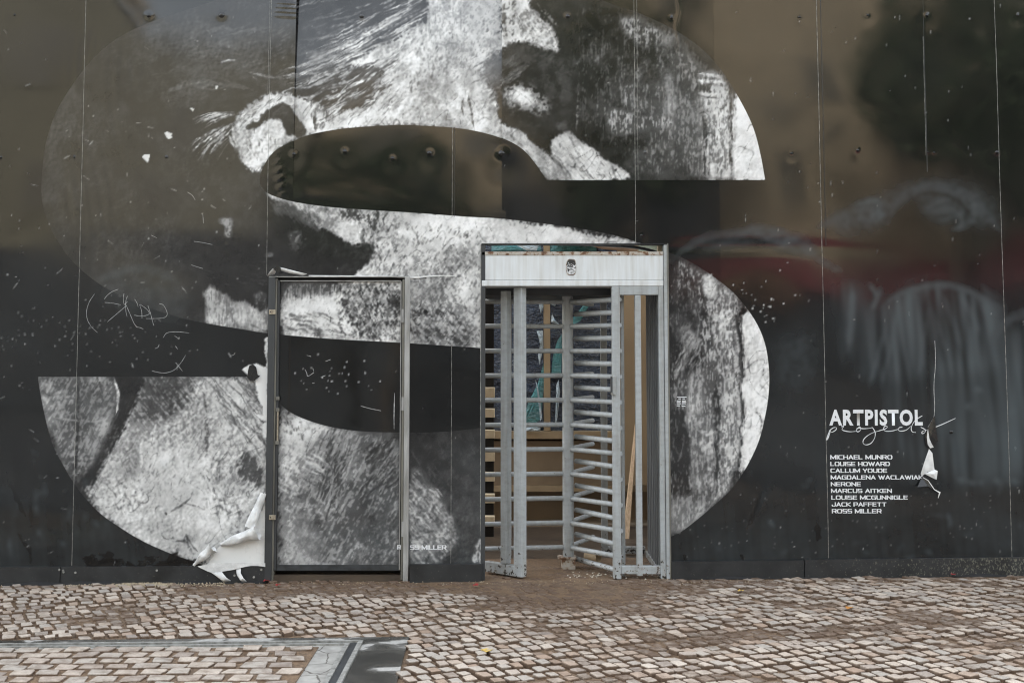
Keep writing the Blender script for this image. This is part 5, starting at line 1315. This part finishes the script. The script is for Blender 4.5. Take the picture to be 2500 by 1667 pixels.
# rotor
CY = .46; CX = (1385.5 - 1250) * (CY + D) / FPX; CR = .040
zc_top = P(1385, 700, 0)[1]; zc_b = gz(CX) + .085
MB().tube((CX, CY, zc_b), (CX, CY, zc_top), CR, 28).build('rotor_column', M['grey'], ts, smooth=True)
MB().tube((CX, CY, zc_top - .035), (CX, CY, zc_top - .001), .062, 24).build('bearing_collar', M['grey'], ts, smooth=True)
MB().box(CX - .048, CX + .048, CY - .05, CY + .05, gz(CX) - .02, gz(CX) + .07).build('rotor_base', M['rust'], ts, .006)
MB().box(CX - .075, CX + .055, CY - .06, CY + .06, gz(CX) + .07, gz(CX) + .084).build('rotor_base_plate', M['rust'], ts, .003)
ROWS = [737 + i * 59.8 for i in range(11)]
BR = .0172
WANG = [R(188), R(308), R(68)]
for w_, ang in enumerate(WANG):
    for i, v in enumerate(ROWS):
        z = P(1385, v, CY)[1]; dx, dy = math.cos(ang), math.sin(ang)
        L = .60 if w_ == 0 else .56
        a = (CX + dx * CR * .8, CY + dy * CR * .8, z); b = (CX + dx * L, CY + dy * L, z)
        MB().tube(a, b, BR, 14, dome=True).build('rotor_bar', M['grey'], ts, smooth=True)
# fixed comb bars between the rotor bars
ax_, ay_ = (1499 - 1250) * (.03 + D) / FPX, .03
ex_, ey_ = (1404 - 1250) * (.50 + D) / FPX, .50
for i in range(12):
    v = 707.5 + i * 59.6
    z = P(1402, v, .5)[1]
    if i == 0: continue
    MB().tube((ax_, ay_, z), (ex_, ey_, z), .0180, 14, dome=True).build('comb_bar', M['grey'], ts, smooth=True)
# angled guide frame on the left
gA = ((1186 - 1250) * (.27 + D) / FPX, .27); gB = ((1273 - 1250) * (.03 + D) / FPX - .0, .03)
gd = Vector((gB[0] - gA[0], gB[1] - gA[1])); gl = gd.length; gd.normalize(); gn = Vector((-gd.y, gd.x))
def gpost(s0, s1, z0, z1, name, dep=.05):
    q = []
    for z in (z0, z1):
        for t in (0, dep):
            for s in (s0, s1):
                p = Vector(gA) + gd * s + gn * t; q.append((p.x, p.y, z))
    MB().hexa(q).build(name, M['grey'], ts, .003)
gz0 = gz(-.1) + .012; gzt = P(1230, 701, .0)[1]
gpost(gl - .075, gl, gz0, gzt, 'guide_post'); gpost(gl - .20, gl - .145, gz0 + .075, gzt - .02, 'guide_post')
gpost(-.02, gl - .0755, gz0, gz0 + .07, 'guide_rail'); vbox(1186, 1493, 699, 721, .30, 1.12, 'header_shade_box', M['darkmetal'], ts)  # dark box stands in for the shade under the header
# rear frame
for u in (1245, 1473):
    k = (1.05 + D) / FPX; x = (u - 1250) * k; w_ = .012 if u < 1300 else .024
    MB().box(x - w_, x + w_, 1.03, 1.08, gz(x), zc_top).build('rear_post', M['grey'], ts, .003)
k = (1.05 + D) / FPX
MB().box((1480 - 1250) * k, (1570 - 1250) * k, 1.03, 1.08, gz(.8) + .01, gz(.8) + .06).build('rear_rail', M['grey'], ts, .003)
# lock on the front post
x, z = P(1495.5, 941, 0); MB().box(x - .014, x - .002, -.016, .02, z - .062, z + .062).build('lock_plate', M['darkmetal'], ts, .003)
MB().box(x - .002, x + .022, -.014, -.0045, z - .066, z + .066).build('lock_case', M['grey'], ts, .004)
MB().tube((x - .006, -.024, z - .055), (x - .006, -.015, z - .055), .009, 12).build('lock_knob', M['galv'], ts, smooth=True)

# ------------------------------------------------------------------ behind the turnstile
BY = 2.65
tag(MB().add([(-1.4, .56, gz(-1.4) - .006), (2.2, .56, gz(2.2) - .006), (2.2, BY + 1.2, gz(2.2) + .01), (-1.4, BY + 1.2, gz(-1.4) + .01)], [(0, 1, 2, 3)]).build('path', M['floor']), kind='structure')
bld = thing('site_building', 'brown clad building behind the turnstile with film covered windows', 'building', (.3, BY, 0))
def bbox(u0, u1, v0, v1, y0, y1, name, material, bevel=.002): return vbox(u0, u1, v0, v1, y0, y1, name, material, bld, bevel)
bbox(700, 2000, 1053, 1071, BY - .06, BY + .2, 'window_sill', M['bronze2'])
bbox(700, 2000, 1076, 1184, BY, BY + .2, 'wall_cladding', M['bronze'])
bbox(700, 2000, 1185, 1200, BY - .02, BY + .2, 'wall_beam', M['bronze2'])
bbox(700, 2000, 1200.5, 1279, BY + .55, BY + .7, 'plinth_recess', M['black'])
bbox(700, 2000, 1279, 1290, BY - .05, BY + .54, 'kerb', M['kerb'])
bbox(1327.5, 1343, 300, 1052, BY - .05, BY + .05, 'mullion', M['bronze2']); bbox(1120, 1136, 300, 1052, BY - .05, BY + .05, 'mullion', M['bronze2'])
bbox(1512, 1620, 560, 1184, BY - .30, BY - .08, 'pillar', M['tan'])
k = (BY + D) / FPX
MB().box(-3.2, 3.8, BY + .25, BY + .5, -.1, 4.6).build('wall', M['bronze'], bld)
bbox(1360, 1480, 560, 590, BY - .3, BY + .2, 'wall_beam', M['bronze'])
# window film: crinkled sheets
def film(u0, u1, v0, v1, y, material, name, seed, amp=.02, n=60):
    x0, z0 = P(u0, v1, y); x1, z1 = P(u1, v0, y); vs_ = []; nz = int(n * (z1 - z0) / (x1 - x0)) + 1; nz = min(nz, 160)
    for j in range(nz + 1):
        for i in range(n + 1):
            x = x0 + (x1 - x0) * i / n; z = z0 + (z1 - z0) * j / nz
            d_ = amp * mnoise.fractal(Vector((x * 3 + seed, z * 5, seed)), 1., 2., 4) + amp * .35 * mnoise.ridged_multi_fractal(Vector((x * 9, z * 14 + seed, 0)), 1., 2., 3, 1., 2.)
            vs_.append((x, y - d_, z))
    mb = MB(); mb.add(vs_, [(j * (n + 1) + i, j * (n + 1) + i + 1, (j + 1) * (n + 1) + i + 1, (j + 1) * (n + 1) + i) for j in range(nz) for i in range(n)])
    return mb.build(name, material, bld, smooth=True)
film(1137, 1326, 520, 1052, BY + .09, M['plastic'], 'window_film', 1); film(1344, 1512, 520, 1052, BY + .09, M['plastic'], 'window_film', 5)
film(930, 1119, 520, 1052, BY + .09, M['plastic'], 'window_film', 9)
cA = lambda x, y: (1200 + x / 3.357, 450 + y / 3.357); cB = lambda x, y: (1200 + x / 3.357, 900 + y / 3.357)
def scrap(pts, material, y, name='film_scrap', cr=.012, seed=0):
    mb = MB(); r = random.Random(seed); c = np.mean(pts, 0); vs_ = []
    n = len(pts)
    for f in (1.0, .62, .3):
        for (u, v) in pts:
            uu_, vv_ = c[0] + (u - c[0]) * f, c[1] + (v - c[1]) * f; x, z = P(uu_, vv_, y); vs_.append((x, y - r.uniform(0, cr) - (1 - f) * cr, z))
    x, z = P(c[0], c[1], y); vs_.append((x, y - cr, z))
    fs = [(l * n + i, l * n + (i + 1) % n, (l + 1) * n + (i + 1) % n, (l + 1) * n + i) for l in range(2) for i in range(n)] + [(2 * n + i, 2 * n + (i + 1) % n, 3 * n) for i in range(n)]
    mb.add(vs_, fs); return mb.build(name, material, bld)
scrap([cB(240, 500), cB(270, 370), cB(300, 280), cB(380, 120), cB(430, -60), cB(430, 150), cB(415, 300), cB(400, 420), cB(330, 460)], M['teal'], BY - .02, seed=1)
scrap([cA(490, 1560), cA(500, 1420), cA(540, 1280), cA(575, 1230), cA(575, 1400), cA(570, 1560)], M['teal'], BY - .02, seed=2)
scrap([cA(660, 1100), cA(700, 1060), cA(760, 980), cA(830, 910), cA(840, 920), cA(790, 1010), cA(730, 1120), cA(670, 1150)], M['teal'], BY - .02, seed=3)
scrap([cA(0, 495), cA(400, 495), cA(410, 548), cA(0, 548)], M['teal'], BY - .03, seed=4); scrap([cA(480, 495), cA(860, 495), cA(860, 548), cA(480, 548)], M['teal'], BY - .03, seed=5)
scrap([cA(190, 495), cA(390, 495), cA(370, 545), cA(290, 545)], M['clear'], BY - .06, seed=6)
scrap([cA(380, 960), cA(415, 920), cA(425, 1000), cA(405, 1060)], M['clear'], BY - .05, seed=7, cr=.03); scrap([cA(370, 1200), cA(420, 1200), cA(425, 1330), cA(395, 1480), cA(380, 1400), cA(405, 1280)], M['clear'], BY - .05, seed=8, cr=.03)
scrap([cB(360, 90), cB(375, 130), cB(400, 260), cB(415, 400), cB(400, 430), cB(380, 240)], M['clear'], BY - .06, seed=9, cr=.03); scrap([cB(530, 130), cB(550, 90), cB(560, 200), cB(540, 400), cB(520, 480)], M['clear'], BY - .06, seed=10, cr=.03)
scrap([cB(250, 510), cB(300, 470), cB(400, 480), cB(400, 510)], M['clear'], BY - .06, seed=11, cr=.03); scrap([cA(480, 980), cA(500, 920), cA(560, 905), cA(520, 1000)], M['clear'], BY - .05, seed=12, cr=.03)
scrap([cA(485, 1130), cA(495, 1060), cA(520, 1110), cA(560, 1150)], M['clear'], BY - .05, seed=13, cr=.03)
scrap([cA(780, 495), cA(1090, 495), cA(1200, 530), cA(1190, 548), cA(1060, 548), cA(900, 530)], simple('brown_timber', (.22, .15, .10), None, .7, 8), BY - .32, 'ceiling_board', .004, 14)
M['mint'] = simple('pale_green_board', (.50, .60, .50), None, .6, 5)
scrap([cA(1205, 490), cA(1360, 490), cA(1360, 548), cA(1205, 548)], M['mint'], .4, 'green_board', .003, 15)
MB().box(*(lambda a, b: (a[0], b[0], .12, .17, b[1], a[1]))(P(1606, 595, .12), P(1620, 616, .12))).build('timber_packer', M['batten'], hoarding)
cab = tag(MB().path([(*P(1360, 596, .2)[:1], .2, P(1360, 594, .2)[1])] + [(P(u, v, .2)[0], .2, P(u, v, .2)[1]) for u, v in smoothc([(1440, 598), (1500, 600), (1550, 604), (1590, 612), (1610, 620)], False, 4)], .011).build('cable', M['rubber']), 'thick black cable lying across the gap above the turnstile header', 'cable')
plank = MB(); a = P(1527, 1276, 1.9); b = P(1551.5, 1004, 2.25)
w0, w1 = .026, .017
plank.hexa([(a[0] - w0, 1.86, gz(a[0])), (a[0] + w0, 1.86, gz(a[0])), (a[0] - w0, 1.91, gz(a[0])), (a[0] + w0, 1.91, gz(a[0])), (b[0] - w1 * .5, 2.20, b[1] - .12), (b[0] + w1 * .8, 2.20, b[1]), (b[0] - w1 * .5, 2.25, b[1] - .12), (b[0] + w1 * .8, 2.25, b[1])])
tag(plank.build('timber_plank', M['plank'], None, .002), 'pale raw timber plank leaning upright behind the turnstile frame', 'plank')
bat = thing('batten_rack', 'upright with pale timber blocks fixed one above another behind the left turnstile post', 'timber rack', (XE(1190), 1.25, 0))
for v0, v1 in ((946, 970), (998, 1019), (1050, 1070), (1102, 1126), (1154, 1175), (1207, 1228), (1261, 1283)):
    vbox(1180, 1208, v0, v1, 1.25, 1.35, 'timber_block', M['batten'], bat, .003)
vbox(1180, 1206, 700, 1310, 1.36, 1.40, 'backing_board', M['black'], bat)

# small litter
cup = thing('paper_cup', 'beige paper cup lying on its side under the turnstile bars', 'cup', (*G(1455, 1370), 0))
gx_, gy_ = G(1452, 1374); cm = simple('beige_card', (.42, .32, .2), None, .7, 20)
c_ = MB(); n = 20; vs_ = []
for (s, rr) in ((0, .032), (.11, .042), (.11, .038), (.02, .029)):
    for k in range(n): t = 2 * math.pi * k / n; vs_.append((gx_ - .07 + s, gy_ - s * .5 + .05, 0))
vs_ = []
axis = Vector((.75, -.55, 0)).normalized(); sd = Vector((-axis.y, axis.x, 0)); up = Vector((0, 0, 1)); base = Vector((gx_ - .06, gy_ + .05, gz(gx_) + .045))
for (s, rr) in ((0, .032), (.11, .042), (.11, .038), (.02, .029)):
    for k in range(n): t = 2 * math.pi * k / n; vs_.append(base + axis * s + (sd * math.cos(t) + up * math.sin(t)) * rr)
c_.add(vs_, [(l * n + k, l * n + (k + 1) % n, (l + 1) * n + (k + 1) % n, (l + 1) * n + k) for l in range(3) for k in range(n)] + [tuple(range(3 * n, 4 * n)), tuple(range(n))])
c_.build('cup_body', cm, cup, smooth=True)
LC = {'red': simple('red_leaf', (.35, .03, .03), None, .6, 30), 'yellow': simple('yellow_leaf', (.62, .42, .10), None, .6, 30), 'orange': simple('orange_leaf', (.50, .22, .05), None, .6, 30)}
for i, (u, v, c, s, lab) in enumerate(((1184, 1596, 'yellow', .03, 'fallen yellow leaf on the setts right of the access cover'), (2071, 1491, 'orange', .024, 'small orange leaf on the setts below the painted names'), (1806, 1449, 'yellow', .018, 'tiny yellow leaf on the setts right of the turnstile'),
                                      (676, 1434, 'red', .018, 'small red leaf on the setts in front of the door, nearer the middle'), (648, 1424, 'red', .022, 'red leaf scrap at the foot of the left door post'), (1160, 1435, 'red', .016, 'small red leaf on the setts left of the turnstile'), (2325, 1409, 'red', .016, 'red leaf scrap by the skirting at the far right'))):
    x, y = G(u, v); r = random.Random(i); mb = MB(); pts = []
    for k in range(9):
        t = 2 * math.pi * k / 9; rad = s * (1 + .35 * math.cos(t) + r.uniform(-.15, .15)); pts.append((x + rad * math.cos(t), y + rad * 1.3 * math.sin(t), gz(x) + .016 + r.uniform(0, .012)))
    pts.append((x, y, gz(x) + .02)); mb.add(pts, [(k, (k + 1) % 9, 9) for k in range(9)])
    tag(mb.build('fallen_leaf', LC[c]), lab, 'leaf', 'fallen leaves on the paving')
# grit swept against the wall
def grit(name, u0, u1, v0, v1, n, smin, smax, material, seed, label=None, gate=False):
    r = random.Random(seed); mb = MB()
    for _ in range(n):
        u = r.uniform(u0, u1); v = r.gauss((v0 + v1) / 2, (v1 - v0) / 4); x, y = G(u, v); y = y if gate else min(y, -.03 - r.random() ** 2 * .14); s = r.uniform(smin, smax); z = gz(x) + s * .5 + .004
        pts = [(x + s * math.cos(a) * r.uniform(.6, 1), y + s * math.sin(a) * r.uniform(.6, 1), z - s * .5) for a in (0, 1.5, 3.1, 4.6)] + [(x + r.uniform(-.3, .3) * s, y, z + s * r.uniform(.2, .6))]
        mb.add(pts, [(0, 1, 4), (1, 2, 4), (2, 3, 4), (3, 0, 4)])
    return tag(mb.build(name, material), label, None, None, 'stuff')
M['grit'] = simple('pale_grit', (.42, .35, .25), (.30, .24, .16), .9, 60); M['crumb'] = simple('white_crumbs', (.6, .57, .5), (.4, .37, .3), .9, 60)
grit('gravel', 300, 430, 1415, 1423, 700, .004, .011, M['grit'], 1); grit('gravel', 190, 560, 1415, 1424, 500, .003, .010, M['grit'], 2)
grit('rubble', 1380, 1660, 1396, 1412, 90, .003, .010, M['crumb'], 3, None, True); grit('gravel', 0, 2500, 1412, 1430, 500, .002, .006, M['grit'], 4)

# ------------------------------------------------------------------ across the street (seen only as reflections in the film)
OY = -30.0
M['stone'] = simple('tan_sandstone', (0.37, 0.30, 0.20), (0.27, 0.22, 0.145), .85, .35)
M['stone2'] = simple('grey_stone', (0.235, 0.215, 0.155), (0.18, 0.165, 0.12), .85, .35)
M['glass'] = simple('dark_window_glass', (0.13, 0.115, 0.085), None, .3, 2)
M['redfascia'] = simple('red_fascia', (0.17, 0.03, 0.033), (0.14, 0.026, 0.028), .5, 2)
M['shop'] = simple('dark_shopfront', (0.03, 0.035, 0.04), (0.02, 0.022, 0.025), .35, 1)
M['orange'] = simple('warm_sign', (0.22, 0.13, 0.07), None, .5, 2)
def facade(name, x0, x1, h, material, label, wins, ground_h=4.6):
    t = thing(name, label, 'building', ((x0 + x1) / 2, OY, 0))
    MB().box(x0, x1, OY - 12, OY, 0, h).build('wall', material, t)
    MB().box(x0 - .2, x1 + .2, OY, OY + .45, h - .5, h).build('cornice', material, t)
    MB().box(x0 + .02, x1 - .02, OY + .002, OY + .12, 0, ground_h).build('shopfront', M['shop'], t)
    nw = int((x1 - x0) / 3.0)
    for fl in range(wins):
        zb = ground_h + 1.1 + fl * 3.4
        if zb + 1.9 > h - .6: break
        for i in range(nw):
            xc = x0 + (i + .5) * (x1 - x0) / nw
            w = MB().box(xc - .62, xc + .62, OY - .02, OY + .03, zb, zb + 1.9).build('window', M['glass'], t)
            MB().box(xc - .75, xc + .75, OY, OY + .16, zb - .16, zb).build('window_sill', material, w)
    return t
bA = facade('stone_building', -5.2, 13.2, 15.0, M['stone'], 'tan stone building across the street, mirrored in the upper right of the hoarding', 3)
bB = facade('stone_building', -19.5, -5.6, 14.4, M['stone2'], 'grey stone building across the street, mirrored in the left of the hoarding', 3)
bC = facade('stone_building', 13.5, 30, 13.5, M['stone2'], 'low grey stone building behind trees, mirrored at the far right of the hoarding', 2)
MB().box(4.6, 13.1, OY + .13, OY + .9, 3.4, 4.6).build('shop_fascia', M['redfascia'], bA)
MB().box(-7.0, 5.9, OY + .13, OY + .5, 4.65, 6.9).build('reflection_dark_band', M['shop'], bA)  # unseen band added to darken the middle of the panel reflections
MB().box(13.6, 20, OY + .13, OY + .9, 3.4, 4.7).build('shop_fascia', M['redfascia'], bC)
MB().box(4.6, 8.0, OY + .13, OY + .7, 3.0, 3.45).build('shop_sign', M['orange'], bA)
M['leafm'] = simple('dark_foliage', (0.035, 0.055, 0.025), (0.06, 0.085, 0.035), .7, 1.5); M['bark'] = simple('bark', (0.09, 0.07, 0.05), None, .9, 4)
def tree(x, y, h, r, seed, label):
    t = thing('street_tree', label, 'tree', (x, y, gz(x)), 'trees across the street')
    MB().tube((x, y, gz(x) - .1), (x, y, h * .6), .22, 10, .12).build('trunk', M['bark'], t)
    rr = random.Random(seed); mb = MB()
    for _ in range(2600):
        v = Vector((rr.gauss(0, 1), rr.gauss(0, 1), rr.gauss(0, 1))).normalized() * r * rr.uniform(.35, 1) ** .6
        if mnoise.noise(v * .9 + Vector((seed, 0, 0))) < -.12: continue
        c = Vector((x, y, h * .66)) + Vector((v.x, v.y, v.z * 1.15)); s = rr.uniform(.14, .3); a = Vector((rr.gauss(0, 1), rr.gauss(0, 1), rr.gauss(0, 1))).normalized(); b = a.orthogonal().normalized()
        mb.add([c - a * s, c + b * s * .6, c + a * s, c - b * s * .6], [(0, 1, 2, 3)])
    mb.build('crown', M['leafm'], t)
tree(11.6, OY + 4, 13.2, 3.0, 1, 'dark leafy tree across the street, mirrored at the far right of the hoarding'); tree(15.8, OY + 3, 13.8, 3.3, 2, 'second dark tree beside the low grey building across the street'); tree(-3.6, OY + 4, 9.6, 2.9, 3, 'smaller tree enlarged to darken the reflections, before the tan building, left of the red fascia')  # the smaller tree is enlarged to darken the mirrored upper counter
tree(3.0, OY + 4, 13.0, 3.0, 7, 'broad dark tree added to darken the reflections, before the middle of the tan building')  # unseen tree added to darken the reflection right of centre
tree(-20.5, OY + 3, 11, 3.2, 4, 'dark tree at the left end of the grey building across the street')
print('setts', len(placed), 'verts', sum(len(o.data.vertices) for o in scene.objects if o.type == 'MESH'))
